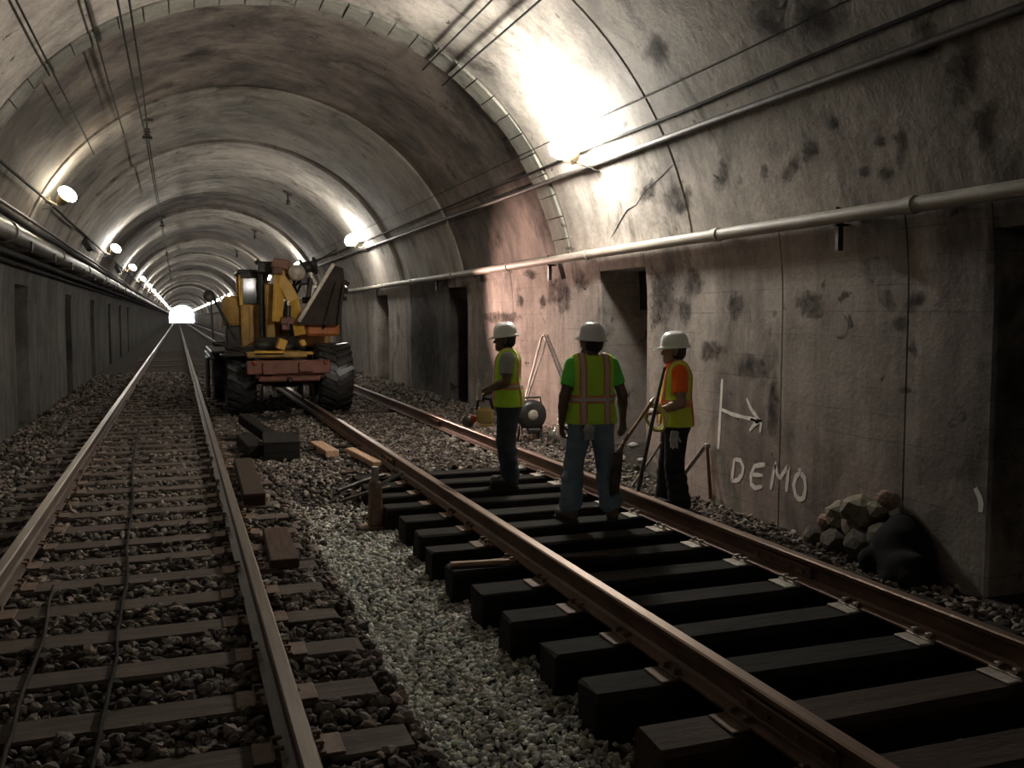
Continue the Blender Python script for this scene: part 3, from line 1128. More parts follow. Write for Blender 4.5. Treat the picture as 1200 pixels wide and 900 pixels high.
# junction boxes under the lamp cable
for k_, (yy, lab) in enumerate(((24.3, 'dark junction box hanging below the lamp cable between two lamps'), (36.0, 'small far junction box below the lamp cable'))):
    q = arch_pt(ang_of(-2.05, 3.36), yy, 0.08)
    e = empty('junction_box', q, lab, 'electrical box')
    mb = MB().box((0, 0, 0), (0.13, 0.42, 0.36), Matrix.Rotation(R(-25), 3, 'Y'), 0.015)
    mb.build('case', 'black', e)
    MB().box((0.075, 0, -0.03), (0.02, 0.38, 0.32), Matrix.Rotation(R(-25), 3, 'Y'), 0.006).build('lid', 'cable', e)
    MB().tube([(0, 0, 0.15), (0.0, 0.0, 0.22), (-0.02, 0.05, 0.27)], 0.015, 6).build('cable_gland', 'cable', e)

# wires under the vault
for (x, z, y0, y1, lab, r) in ((-1.30, 4.40, 2, 17.6, 'thin wire under the vault, farthest towards the fat pipe side', 0.011),
                               (-0.82, 4.79, 2, 17.6, 'thin wire under the vault, second from the fat pipe side', 0.011),
                               (3.235, 4.97, 1, 12.5, 'thin wire crossing the bright vault, closer to the crown', 0.011),
                               (3.52, 4.79, 1, 12.5, 'thin wire crossing the bright vault, closer to the big floodlight', 0.013)):
    q = arch_pt(ang_of(x, z), 0, 0.05)
    o = straight('vault_wire', 'cable', (q.x, q.z), y0, y1, r, lab, 'wire', step=1.6, wob=0.006)
    for yk in [y0 + 2.4 * i for i in range(int((y1 - y0) / 2.4))]:
        q1 = arch_pt(ang_of(x, z), yk, 0.0)
        MB().tube([q1, (q.x, yk, q.z)], 0.008, 5).build('hanger', 'black', o)


# contact wires over the old track with their hangers
def arch_z(x):
    return SPRING + math.sqrt(RAD ** 2 - (x - CX) ** 2)


XW = -0.43
ZW = 4.78
hang_y = [-15.0, 1.5, 18, 35, 51.5, 68, 85, 102, 119]
for s_, lab in ((-1, 'overhead contact wire of the pair, farther from the crown of the vault'), (1, 'overhead contact wire of the pair, nearer to the crown of the vault')):
    pts = []
    for a, b in zip(hang_y[:-1], hang_y[1:]):
        for t in (0, 0.25, 0.5, 0.75):
            pts.append((XW + s_ * (0.055 if b < 19 else 0.02), lerp(a, b, t), ZW - 0.05 * math.sin(math.pi * t)))
    pts.append((XW + s_ * 0.02, 119, ZW))
    tag(MB().tube(pts, 0.013, 6).build('contact_wire', 'cable'), lab, 'wire', 'contact wires')
HG = None
for k_, yy in enumerate(hang_y[1:7]):
    zt = arch_z(XW)
    e = empty('wire_hanger', (XW, yy, ZW), ('dark insulated wire hanger under the vault, ' + ORD[k_].replace('nearest', 'out of sight overhead') + ' of the row') if k_ else 'dark insulated wire hanger under the vault directly overhead', 'wire hanger', 'wire hangers under the vault')
    h = zt - ZW + 0.1
    MB().tube([(0, 0, 0.1), (0, 0, h)], 0.018, 8).build('rod', 'black', e)
    MB().lathe([(0.02, 0.02), (0.075, 0.05), (0.03, 0.075), (0.075, 0.10), (0.03, 0.125), (0.06, 0.15), (0.02, 0.18)], None, 14).build('insulator', 'insulator', e)
    MB().box((0, 0, 0.0), (0.17, 0.10, 0.05), None, 0.01).build('clamp', 'black', e)
    MB().box((0, 0, h - 0.06), (0.22, 0.16, 0.05), None, 0.01).build('anchor_plate', 'black', e)
# small brackets along the other side of the crown
for k_, (x, yy) in enumerate(((3.0, 27.0), (3.0, 39.0), (3.0, 51.0))):
    zt = arch_z(x)
    e = empty('vault_bracket', (x, yy, zt), ('dark bracket hanging from the vault above the machine, ' + ('closest one', 'middle one', 'farthest one')[k_]), 'bracket', 'brackets above the machine')
    MB().box((0, 0, -0.02), (0.26, 0.12, 0.05), Matrix.Rotation(R(26), 3, 'Y'), 0.01).build('anchor_plate', 'black', e)
    MB().tube([(0, 0, 0), (0.02, 0, -0.22)], 0.025, 8).build('rod', 'black', e)
    MB().lathe([(0.03, -0.36), (0.08, -0.33), (0.04, -0.28), (0.07, -0.24), (0.02, -0.2)], Matrix.Translation((0.02, 0, 0)), 12).build('insulator', 'insulator', e)

# cables lying on the old track
for (pts, lab, r) in (([(-0.60, 15, -.12), (-0.56, 12.5, -.14), (-0.505, 10.77, -.15), (-0.44, 9.4, -.15), (-0.42, 8.5, -.15), (-0.40, 7.4, -.15), (-0.352, 6.54, -.15), (-0.36, 5.9, -.15), (-0.355, 5.47, -.15), (-0.33, 4.81, -.15), (-0.35, 4.21, -.15), (-0.353, 3.8, -.15), (-0.33, 3.2, -.15), (-0.36, 2.4, -.15)], 'thin dark cable lying along the middle of the old track', 0.011),
                      ([(-0.80, 6.6, -.17), (-0.774, 6.02, -.15), (-0.735, 5.7, -.15), (-0.719, 5.39, -.15), (-0.725, 4.84, -.15), (-0.70, 4.33, -.15), (-0.683, 3.95, -.15), (-0.66, 3.3, -.15), (-0.70, 2.4, -.15)], 'thin brown cable lying near the wall-side rail of the old track', 0.011)):
    P = []
    for a, b in zip(pts[:-1], pts[1:]):
        for t in (0, 1 / 3, 2 / 3):
            P.append((lerp(a[0], b[0], t) + random.uniform(-.006, .006), lerp(a[1], b[1], t), lerp(a[2], b[2], t)))
    P.append(pts[-1])
    tag(MB().tube(P, r, 6).build('floor_cable', 'cable' if 'dark' in lab else 'tie_brown'), lab, 'cable')


# ================================================================ lamps
def lamp(side, yy, label, group, big):
    if side > 0:
        base = arch_pt(ang_of(4.66, 3.52), yy, 0.0)
    else:
        base = arch_pt(ang_of(-1.93, 3.56), yy, 0.0)
    e = empty('floodlight', base, label, 'lamp', group)
    c = Vector((CX, yy, SPRING))
    inward = (c - base)
    inward.y = 0
    inward.normalize()
    upv = Vector((-inward.z * side, 0, inward.x * side))          # tangent to the vault, pointing to the crown
    if upv.z < 0:
        upv = -upv
    face = (upv * 0.86 + inward * 0.20 + Vector((0, -0.42, 0))).normalized()
    ctr = inward * (0.25 if big else 0.20) + upv * 0.10
    fx = Vector((0, 1, 0)).cross(face).normalized()
    rotm = Matrix((fx, face.cross(fx), face)).transposed()    # local z = face
    m4 = rotm.to_4x4()
    m4.translation = ctr
    sy = 1.0
    if big:
        mb = MB()
        prof = [(0.10, 0.06), (0.12, 0.05), (0.11, 0.0), (0.07, -0.09)]
        vs, fs = [], []
        for (sx, z) in prof:
            for (ax, ay) in ((-1, -1), (1, -1), (1, 1), (-1, 1)):
                vs.append(m4 @ Vector((ax * sx * 0.75, ay * sx, z)))
        for i in range(len(prof) - 1):
            for j in range(4):
                fs.append((i * 4 + j, i * 4 + (j + 1) % 4, (i + 1) * 4 + (j + 1) % 4, (i + 1) * 4 + j))
        fs.append((12, 13, 14, 15))
        mb.add(vs, fs)
        mb.build('housing', 'lamp_case', e)
        mb = MB()
        P = [(0.07, 0.03), (0.14, 0.06), (0.185, 0.13), (0.175, 0.20), (0.12, 0.255), (0.0, 0.28)]
        mb.lathe(P, m4, 20)
        mb.build('lens', 'lamp_white' if yy < 15 else 'lamp_far', e)
    else:
        MB().lathe([(0.05, -0.13), (0.09, -0.08), (0.11, 0.02), (0.12, 0.03), (0.12, 0.05), (0.10, 0.05)], m4, 18).build('housing', 'lamp_case', e)
        MB().lathe([(0.11, 0.04), (0.15, 0.07), (0.155, 0.11), (0.12, 0.16), (0.06, 0.185), (0.0, 0.19)], m4, 18).build('lens', 'lamp_yellow' if yy < 20 else 'lamp_far', e)
    mb = MB()
    mb.tube([inward * 0.0 - upv * 0.06, inward * 0.16 - upv * 0.06, ctr - face * 0.09], 0.018, 8)
    mb.box(inward * 0.012 - upv * 0.06, (0.12, 0.12, 0.03), Matrix((Vector((0, 1, 0)).cross(inward), Vector((0, 1, 0)), inward)).transposed(), 0.004)
    mb.build('bracket', 'lamp_case', e)
    mb = MB().tube([ctr - face * 0.1, inward * 0.1 - upv * 0.14 + Vector((0, -0.05, 0)), inward * 0.03 - upv * 0.24 + Vector((0, -0.1, 0))], 0.009, 6)
    mb.build('lead', 'cable', e)
    return e



for yy in LAMPS_R:
    if yy == 10.2:
        lab = 'biggest glaring floodlight on the vault above the doorway'
    elif yy == 24.3:
        lab = 'second glaring floodlight on the vault, above and beside the machine'
    elif yy < 10:
        lab = 'floodlight behind the camera on the pale pipe side'
    else:
        lab = 'small far floodlight in the row on the machine side of the vault'
    lamp(1, yy, lab, 'floodlights on the machine side', yy < 30)
for yy in LAMPS_L:
    if yy == 17.2:
        lab = 'yellowish round lamp above the fat pipe, nearest of its row'
    elif yy == 30.1:
        lab = 'round lamp above the fat pipe, second of its row, with bright streak'
    elif yy == 41.1:
        lab = 'round lamp above the fat pipe, third of its row'
    elif yy < 10:
        lab = 'floodlight out of view on the fat pipe side'
    else:
        lab = 'tiny far lamp in the row above the fat pipe'
    lamp(-1, yy, lab, 'lamps above the fat pipe', False)


# ================================================================ signed-distance modelling for the workers
class Sdf:
    def __init__(s, lo, hi, h):
        s.lo, s.h = np.array(lo, np.float32), h
        s.n = np.ceil((np.array(hi) - np.array(lo)) / h).astype(int) + 1
        s.f = np.full(s.n, 0.5, np.float32)

    def sub(s, lo, hi):
        a = np.maximum(0, np.floor((np.array(lo) - s.lo) / s.h).astype(int))
        b = np.minimum(s.n, np.ceil((np.array(hi) - s.lo) / s.h).astype(int) + 1)
        if (b <= a).any():
            return None, None
        sl = tuple(slice(i, j) for i, j in zip(a, b))
        ax = [s.lo[i] + s.h * np.arange(a[i], b[i], dtype=np.float32) for i in range(3)]
        return sl, np.meshgrid(*ax, indexing='ij', sparse=True)

    def cone(s, a, b, ra, rb, k=0.03, sc=(1, 1, 1), cut=False):
        """a tapered rounded limb from a to b; sc squeezes its section along the axes"""
        a, b = np.array(a, np.float32), np.array(b, np.float32)
        sc_ = np.array(sc, np.float32)
        m = (max(ra, rb) / min(sc) + k + 0.05)
        sl, X = s.sub(np.minimum(a, b) - m, np.maximum(a, b) + m)
        if sl is None:
            return s
        P = [(X[i] - a[i]) * sc_[i] for i in range(3)]
        ba = (b - a) * sc_
        L = float((ba * ba).sum()) + 1e-9
        t = np.clip((P[0] * ba[0] + P[1] * ba[1] + P[2] * ba[2]) / L, 0, 1)
        d = np.sqrt((P[0] - t * ba[0]) ** 2 + (P[1] - t * ba[1]) ** 2 + (P[2] - t * ba[2]) ** 2) - (ra + (rb - ra) * t)
        o = s.f[sl]
        if cut:
            s.f[sl] = np.maximum(o, -d)
        else:
            hh = np.clip(0.5 + 0.5 * (o - d) / k, 0, 1)
            s.f[sl] = o + (d - o) * hh - k * hh * (1 - hh)
        return s

    def clip(s, fn):
        ax = [s.lo[i] + s.h * np.arange(s.n[i], dtype=np.float32) for i in range(3)]
        X = np.meshgrid(*ax, indexing='ij', sparse=True)
        s.f = np.maximum(s.f, fn(*X).astype(np.float32))
        return s

    def mesh(s, name):
        f = s.f
        f[0], f[-1] = np.maximum(f[0], 1e-3), np.maximum(f[-1], 1e-3)
        f[:, 0], f[:, -1] = np.maximum(f[:, 0], 1e-3), np.maximum(f[:, -1], 1e-3)
        f[:, :, 0], f[:, :, -1] = np.maximum(f[:, :, 0], 1e-3), np.maximum(f[:, :, -1], 1e-3)
        ins = f < 0
        n = np.array(f.shape) - 1
        acc = np.zeros((*n, 3), np.float32)
        cnt = np.zeros(n, np.float32)
        corner = [(i, j, k_) for i in (0, 1) for j in (0, 1) for k_ in (0, 1)]

        def cs(c):
            return tuple(slice(c[i], c[i] + n[i]) for i in range(3))
        for c in corner:
            for ax in range(3):
                if c[ax] == 0:
                    c2 = list(c)
                    c2[ax] = 1
                    f0, f1 = f[cs(c)], f[cs(c2)]
                    x = ins[cs(c)] != ins[cs(c2)]
                    t = np.where(x, f0 / np.where(x, f0 - f1, 1), 0)
                    xf = x.astype(np.float32)
                    for q in range(3):
                        acc[..., q] += xf * (c[q] + (t if q == ax else 0))
                    cnt += xf
        act = cnt > 0
        idx = np.full(n, -1, np.int64)
        idx[act] = np.arange(act.sum())
        cell = np.argwhere(act).astype(np.float32)
        V = (cell + acc[act] / cnt[act][:, None]) * s.h + s.lo
        Q = []
        for ax in range(3):
            u, v = (ax + 1) % 3, (ax + 2) % 3
            sl0 = [slice(1, n[i]) for i in range(3)]
            sl0[ax] = slice(0, n[ax])
            sl1 = list(sl0)
            sl1[ax] = slice(1, n[ax] + 1)
            a_, b_ = ins[tuple(sl0)], ins[tuple(sl1)]
            e = np.argwhere(a_ != b_)
            fl = a_[tuple(e.T)]
            off = np.ones(3, int)
            off[ax] = 0
            e = e + off
            def cell_i(du, dv):
                g_ = e.copy()
                g_[:, u] += du
                g_[:, v] += dv
                return idx[tuple(g_.T)]
            q = np.stack([cell_i(-1, -1), cell_i(0, -1), cell_i(0, 0), cell_i(-1, 0)], 1)
            q[~fl] = q[~fl][:, ::-1]
            Q.append(q)
        Q = np.concatenate(Q)
        Q = Q[(Q >= 0).all(1)]
        me = bpy.data.meshes.new(name)
        me.vertices.add(len(V))
        me.vertices.foreach_set('co', V.astype(np.float32).reshape(-1))
        me.loops.add(len(Q) * 4)
        me.loops.foreach_set('vertex_index', Q.astype(np.int32).reshape(-1))
        me.polygons.add(len(Q))
        me.polygons.foreach_set('loop_start', np.arange(0, len(Q) * 4, 4, dtype=np.int32))
        me.polygons.foreach_set('use_smooth', np.ones(len(Q), bool))
        me.update(calc_edges=True)
        me.validate()
        return me


def V3(*a):
    return np.array(a, float)


def unit(v):
    return v / (np.linalg.norm(v) + 1e-9)


def rotz(p, c, ang):
    q = np.array(p, float) - c
    ca, sa = math.cos(ang), math.sin(ang)
    return np.array([q[0] * ca - q[1] * sa, q[0] * sa + q[1] * ca, q[2]]) + c


def hand(S, wrist, d, nrm, side, curl, extra=0.0):
    """palm, four unequal fingers in two bends and a thumb leaving the side of the palm"""
    d = unit(np.array(d, float))
    nrm = np.array(nrm, float)
    nrm = unit(nrm - d * nrm.dot(d))
    lat = np.cross(d, nrm) * side                         # towards the thumb
    kn = wrist + d * 0.085
    for u in (-0.026, -0.009, 0.009, 0.026):
        S.cone(wrist + lat * u * 0.6, kn + lat * u, 0.015 + extra, 0.0125 + extra, 0.012)
    for u, L in ((0.029, 0.070), (0.010, 0.080), (-0.010, 0.074), (-0.028, 0.058)):
        a = kn + lat * u
        d1 = unit(d * math.cos(curl * 0.7) + nrm * math.sin(curl * 0.7))
        b = a + d1 * L * 0.5
        d2 = unit(d * math.cos(curl * 1.7) + nrm * math.sin(curl * 1.7))
        c = b + d2 * L * 0.5
        S.cone(a, b, 0.0105 + extra, 0.0095 + extra, 0.005)
        S.cone(b, c, 0.0095 + extra, 0.008 + extra, 0.005)
    a = wrist + d * 0.03 + lat * 0.026
    b = a + unit(d * 0.75 + lat * 0.6 + nrm * 0.35) * 0.045
    c = b + unit(d * 0.9 + nrm * (0.4 + 0.5 * curl)) * 0.035
    S.cone(a, b, 0.014 + extra, 0.011 + extra, 0.008)
    S.cone(b, c, 0.011 + extra, 0.009 + extra, 0.005)


def person(label, loc, rz, scale, J, fit):
    """J: joints in a frame where the person faces -y, left hand at +x, feet at z 0"""
    e = empty('person', loc, label, 'person', 'track workers')
    e.rotation_euler.z = rz
    e.scale = (scale,) * 3
    J = {k_: np.array(v, float) for k_, v in J.items() if k_ not in ('head_yaw', 'head_nod', 'curl', 'hand_n')} | {k_: v for k_, v in J.items() if k_ in ('head_yaw', 'head_nod', 'curl', 'hand_n')}
    hy = J.get('head_yaw', 0.0)
    sh = J.get('chest', V3(0, 0, 0))                      # lean of the chest
    pel = J.get('pelvis', V3(0, 0, 0.88))
    HC = V3(0, 0, 0) + sh + V3(0, -0.02, 1.53)

    def head_pt(p):
        return rotz(np.array(p, float), np.zeros(3), hy) + HC

    def torso(S, g_, arms=True):
        S.cone(pel + V3(-.075, 0, 0), pel + V3(.075, 0, 0), .108 + g_, .108 + g_, .04, (1, 1.0, 1))
        S.cone(pel + V3(-.04, 0, .04), lerp(pel, sh + V3(0, 0, 1.2), .6) + V3(-.035, -.01, 0), .112 + g_, .112 + g_, .05, (1, 1.1, 1))
        S.cone(pel + V3(.04, 0, .04), lerp(pel, sh + V3(0, 0, 1.2), .6) + V3(.035, -.01, 0), .112 + g_, .112 + g_, .05, (1, 1.1, 1))
        S.cone(sh + V3(-.075, .0, 1.10), sh + V3(-.085, .01, 1.29), .10 + g_, .098 + g_, .05, (1, .98, 1))
        S.cone(sh + V3(.075, .0, 1.10), sh + V3(.085, .01, 1.29), .10 + g_, .098 + g_, .05, (1, .98, 1))
        S.cone(sh + V3(0, .015, 1.36), J['sl'] + V3(-.03, 0, .0), .062 + g_, .052 + g_, .04)
        S.cone(sh + V3(0, .015, 1.36), J['sr'] + V3(.03, 0, .0), .062 + g_, .052 + g_, .04)

    lo, hi = V3(-.62, -.75, -.03), V3(.62, .45, 1.72)
    B = Sdf(lo, hi, .0085)
    torso(B, 0)
    B.cone(sh + V3(0, .02, 1.36), HC + V3(0, .02, -.07), .062, .055, .03)
    # head: skull, face, jaw, chin, nose, brow, ears
    B.cone(head_pt((0, .022, .035)), head_pt((0, -.02, .045)), .086, .082, .03)
    B.cone(head_pt((0, -.03, 0)), head_pt((0, -.05, -.055)), .066, .05, .03)
    B.cone(head_pt((-.02, -.072, -.085)), head_pt((.02, -.072, -.085)), .026, .026, .03)
    B.cone(head_pt((0, -.098, .012)), head_pt((0, -.112, -.018)), .010, .016, .012)
    B.cone(head_pt((-.04, -.085, .03)), head_pt((.04, -.085, .03)), .016, .016, .015)
    B.cone(head_pt((-.022, -.094, -.052)), head_pt((.022, -.094, -.052)), .009, .009, .008)
    for s_ in (-1, 1):
        B.cone(head_pt((s_ * .084, .012, .018)), head_pt((s_ * .08, .006, -.028)), .019, .012, .01)
        B.cone(head_pt((s_ * .032, -.094, .010)), head_pt((s_ * .034, -.094, .010)), .008, .008, .01, cut=True)
    # arms and hands
    for q, s_ in (('l', 1), ('r', -1)):
        B.cone(J['s' + q], J['e' + q], .055, .043, .03)
        B.cone(J['e' + q], lerp(J['e' + q], J['w' + q], .35), .043, .043, .02)
        B.cone(lerp(J['e' + q], J['w' + q], .35), J['w' + q], .043, .028, .02)
        n_ = J.get('hand_n', {}).get(q, (-s_ * .8, .5, 0))
        hand(B, J['w' + q], J['h' + q] - J['w' + q], n_, 1 if fit.get('flip', {}).get(q) else -1, J.get('curl', {}).get(q, .6))
        B.cone(pel + V3(s_ * .085, 0, -.02), J['k' + q], .088, .058, .04)
        B.cone(J['k' + q], lerp(J['k' + q], J['a' + q], .35) + V3(0, .015, 0), .058, .056, .03)
        B.cone(lerp(J['k' + q], J['a' + q], .35) + V3(0, .015, 0), J['a' + q], .056, .038, .03)
        B.cone(J['a' + q], J['t' + q], .042, .032, .03)
    bo = link('body', B.mesh('body'), fit['skin'], e)
    # hair below the hard hat
    H_ = Sdf(HC - .16, HC + .16, .008)
    H_.cone(head_pt((0, .026, .036)), head_pt((0, .03, -.005)), .092, .082, .02)
    H_.cone(head_pt((0, -.075, -.02)), head_pt((0, -.075, .06)), .075, .08, .01, cut=True)
    link('hair', H_.mesh('hair'), 'hair', e)
    # trousers
    T = Sdf(V3(-.42, -.45, 0.03), V3(.42, .45, 1.06), .0105)
    gt = fit.get('baggy', .022)
    T.cone(pel + V3(-.07, .0, 0), pel + V3(.07, .0, 0), .108 + gt, .108 + gt, .04)
    T.cone(pel + V3(-.05, 0, 0), pel + V3(-.04, 0, .1), .115 + gt * .6, .11 + gt * .6, .04)
    T.cone(pel + V3(.05, 0, 0), pel + V3(.04, 0, .1), .115 + gt * .6, .11 + gt * .6, .04)
    for q, s_ in (('l', 1), ('r', -1)):
        T.cone(pel + V3(s_ * .085, 0, -.02), J['k' + q], .092 + gt, .064 + gt, .04)
        T.cone(J['k' + q], lerp(J['k' + q], J['a' + q], .9), .064 + gt, .054 + gt, .03)
        for u, am in ((.28, .009), (.5, .008), (.72, .010), (.86, .012)):          # folds
            p_ = lerp(J['k' + q], J['a' + q], u)
            T.cone(p_ + V3(-.03, -.02, .01), p_ + V3(.03, .02, -.01), .048 + gt + am, .048 + gt + am, .015)
    zt = pel[2] + .11
    T.clip(lambda X, Y_, Z: np.maximum(Z - zt, .065 - Z) + 0 * X + 0 * Y_)
    link('trousers', T.mesh('trousers'), fit['pants'], e)
    mb = MB()                                              # belt
    mb.tube([(pel[0] + .155 * math.cos(a), pel[1] + .125 * math.sin(a), zt - .02) for a in [2 * math.pi * i / 24 for i in range(24)]], .012, 6, closed=True)
    mb.build('belt', 'boot_b', e)
    # boots
    for q in 'lr':
        Bo = Sdf(np.minimum(J['a' + q], J['t' + q]) - .12, np.maximum(J['a' + q], J['t' + q]) + V3(.12, .12, .2), .0085)
        tdir = unit((J['t' + q] - J['a' + q]) * V3(1, 1, 0))
        hl = J['a' + q] - tdir * .035
        zf = J['t' + q][2] - .035
        hl_ = V3(hl[0], hl[1], zf + .045)
        tt = V3(J['t' + q][0], J['t' + q][1], zf + .04)
        Bo.cone(J['a' + q] + V3(0, 0, .12), hl_ + tdir * .02, .055, .05, .03)
        Bo.cone(hl_, tt + tdir * .02, .046, .044, .03)
        Bo.clip(lambda X, Y_, Z: (zf - .0) - Z + 0 * X + 0 * Y_)
        bb = link('boot', Bo.mesh('boot'), fit['boots'], e)
        mb = MB()
        P = []
        for i in range(16):
            a = 2 * math.pi * i / 16
            c_ = hl_ if math.cos(a) < 0 else tt + tdir * .02
            lat = V3(-tdir[1], tdir[0], 0)
            p_ = c_ + tdir * .052 * math.cos(a) + lat * .05 * math.sin(a)
            P.append((p_[0], p_[1], zf - .012))
        mb.prism(P, (0, 0, .022))
        mb.build('sole', 'boot_b', bb)
    # shirt with short sleeves
    S_ = Sdf(V3(-.45, -.4, .78), V3(.45, .35, 1.5), .0095)
    torso(S_, .012)
    S_.cone(sh + V3(0, .02, 1.37), sh + V3(0, .01, 1.42), .072, .066, .03)
    zc = sh[2] + 1.425
    for q, s_ in (('l', 1), ('r', -1)):
        S_.cone(J['s' + q], lerp(J['s' + q], J['e' + q], .62), .068, .064, .03)
    zb = pel[2] + .03
    dl, dr = unit(J['el'] - J['sl']), unit(J['er'] - J['sr'])
    def shirt_clip(X, Y_, Z):
        c_ = np.maximum(zb - Z, Z - zc)
        for q, d_ in (('l', dl), ('r', dr)):
            p_ = lerp(J['s' + q], J['e' + q], .66)
            near = (X - p_[0]) * d_[0] + (Y_ - p_[1]) * d_[1] + (Z - p_[2]) * d_[2]
            rad = np.sqrt((X - p_[0]) ** 2 + (Y_ - p_[1]) ** 2 + (Z - p_[2]) ** 2)
            c_ = np.maximum(c_, np.where(rad < .12, near, -1))
        return c_
    S_.clip(shirt_clip)
    link('shirt', S_.mesh('shirt'), fit['shirt'], e)
    # vest
    def vest_sdf(g_):
        W_ = Sdf(V3(-.36, -.36, .74), V3(.36, .33, 1.46), .009)
        torso(W_, g_)
        W_.cone(pel + V3(-.075, 0, -.02), pel + V3(.075, 0, -.02), .122 + g_, .122 + g_, .05)
        W_.cone(pel + V3(-.055, 0, .1), pel + V3(.055, 0, .1), .118 + g_, .118 + g_, .05)
        W_.cone(sh + V3(-.12, .01, 1.37), sh + V3(.12, .01, 1.37), .05 + g_, .05 + g_, .04)
        return W_
    zv = pel[2] - .035
    xa = .175
    def vest_shape(X, Y_, Z):
        armx = np.maximum(np.abs(X - sh[0]) - (xa - .0), -1) 
        arm = np.where(Z > sh[2] + 1.13, armx, -1)
        neck = .088 - np.sqrt((X - sh[0]) ** 2 + (Y_ - sh[1] + .01) ** 2 + ((Z - sh[2] - 1.44) * .8) ** 2)
        front = np.where((Y_ < sh[1]) & (Z > sh[2] + 1.05), (.012 + (Z - sh[2] - 1.05) * .26) - np.abs(X - sh[0]), -1)
        return np.maximum(np.maximum(np.maximum(zv - Z, arm), np.maximum(neck, front)), Z - sh[2] - 1.46)
    W_ = vest_sdf(.026)
    W_.clip(vest_shape)
    vo = link('safety_vest', W_.mesh('safety_vest'), fit['vest'], e)
    def band(g_, fn, name, mat):
        Q_ = vest_sdf(g_)
        Q_.clip(vest_shape)
        Q_.clip(fn)
        link(name, Q_.mesh(name), mat, vo)
    zm = sh[2] + 1.06
    for gq, wd, mat, nm in ((.030, .034, 'band_o', 'orange_band'), (.033, .019, fit.get('tape', 'band_s'), 'reflective_tape')):
        band(gq, lambda X, Y_, Z: np.abs(Z - zm) - wd + 0 * X + 0 * Y_, nm, mat)
        for s_ in (-1, 1):
            band(gq + .001, lambda X, Y_, Z: np.abs(X - sh[0] - s_ * .105) - wd + 0 * Y_ + 0 * Z, nm, mat)
    # hard hat: dome, peak at the front, rim, crown ridge
    mb = MB()
    n_ = 36
    rings = [(1.0, -.004), (1.0, .012), (.985, .03), (.93, .065), (.80, .098), (.58, .122), (.30, .135), (.001, .138)]
    vs, fs = [], []
    for (rr_, z_) in [(1.17, -.018), (1.19, -.010), (1.02, .0)] + rings[1:]:
        for i in range(n_):
            a = 2 * math.pi * i / n_
            x_, y_ = math.cos(a) * .108, math.sin(a) * .132
            fr = max(0, -math.sin(a)) ** 3
            if rr_ > 1.1:
                x_, y_ = x_ * (rr_ - .04), y_ * (rr_ - .04) - fr * .05
                zz = z_ - fr * .012
            else:
                zz = z_ + (.008 if abs(math.cos(a)) < .25 and z_ > .05 else 0)
                x_, y_ = x_ * rr_, y_ * rr_
            vs.append((x_, y_, zz))
    m_ = len(rings) + 2
    for i in range(m_ - 1):
        for k_ in range(n_):
            k2 = (k_ + 1) % n_
            fs.append((i * n_ + k_, i * n_ + k2, (i + 1) * n_ + k2, (i + 1) * n_ + k_))
    mb.add(vs, fs, True)
    hh = mb.build('hard_hat', 'helmet', e)
    top = head_pt((0, .005, .052))
    hh.location = top
    hh.rotation_euler = (J.get('head_nod', R(4)), 0, hy)
    mb = MB()
    mb.tube([(.09 * math.cos(a), .115 * math.sin(a), -.008) for a in [2 * math.pi * i / 20 for i in range(20)]], .01, 6, closed=True)
    mb.build('headband', 'black', hh)
    return e


def stand(**kw):
    J = dict(sl=(.175, .01, 1.35), sr=(-.175, .01, 1.35), el=(.235, .04, 1.09), er=(-.235, .04, 1.09), wl=(.25, -.05, .86), wr=(-.25, -.05, .86), hl=(.25, -.08, .76), hr=(-.25, -.08, .76),
             kl=(.11, -.03, .48), kr=(-.11, -.03, .48), al=(.13, .02, .09), ar=(-.13, .02, .09), tl=(.15, -.13, .035), tr=(-.15, -.13, .035))
    J.update(kw)
    return J


# worker with the saw, seen from the side
W1 = Vector((3.14, 8.80, TIE_R + 0.012))
person('worker in white hard hat and lime vest over grey sleeves, holding a yellow saw', W1, R(-116), 0.965,
       stand(chest=(0, -.02, 0), head_yaw=R(0), head_nod=R(6),
             el=(.25, -.00, 1.10), wl=(.20, -.23, 1.02), hl=(.16, -.33, 1.0), er=(-.24, -.02, 1.10), wr=(-.14, -.24, .97), hr=(-.08, -.33, .92),
             kl=(.10, -.03, .48), kr=(-.09, -.03, .48), al=(.10, .03, .09), ar=(-.11, .0, .09), tl=(.12, -.12, .035), tr=(-.13, -.15, .035),
             curl={'l': 1.2, 'r': 1.2}, hand_n={'l': (-.5, 0, -.8), 'r': (.5, 0, -.8)}),
       dict(skin='skin_d', pants='darkjeans', boots='boot_b', shirt='greyshirt', vest='vest', baggy=.026))
# worker seen from behind
W2 = Vector((3.27, 7.09, TIE_R + 0.012))
person('worker seen from behind in lime vest, green sleeves and blue jeans', W2, R(170), 0.97,
       stand(chest=(0, 0, 0), head_yaw=R(34), head_nod=R(-4),
             el=(.255, .05, 1.08), wl=(.265, .0, .84), hl=(.255, -.02, .75), er=(-.27, .03, 1.09), wr=(-.30, -.05, .86), hr=(-.31, -.09, .77),
             kl=(.15, -.03, .48), kr=(-.14, -.04, .48), al=(.19, .03, .09), ar=(-.185, .03, .09), tl=(.245, -.11, .035), tr=(-.23, -.12, .035),
             curl={'l': .8, 'r': .6}),
       dict(skin='skin_d', pants='jeans', boots='boot', shirt='green', vest='vest', baggy=.02))
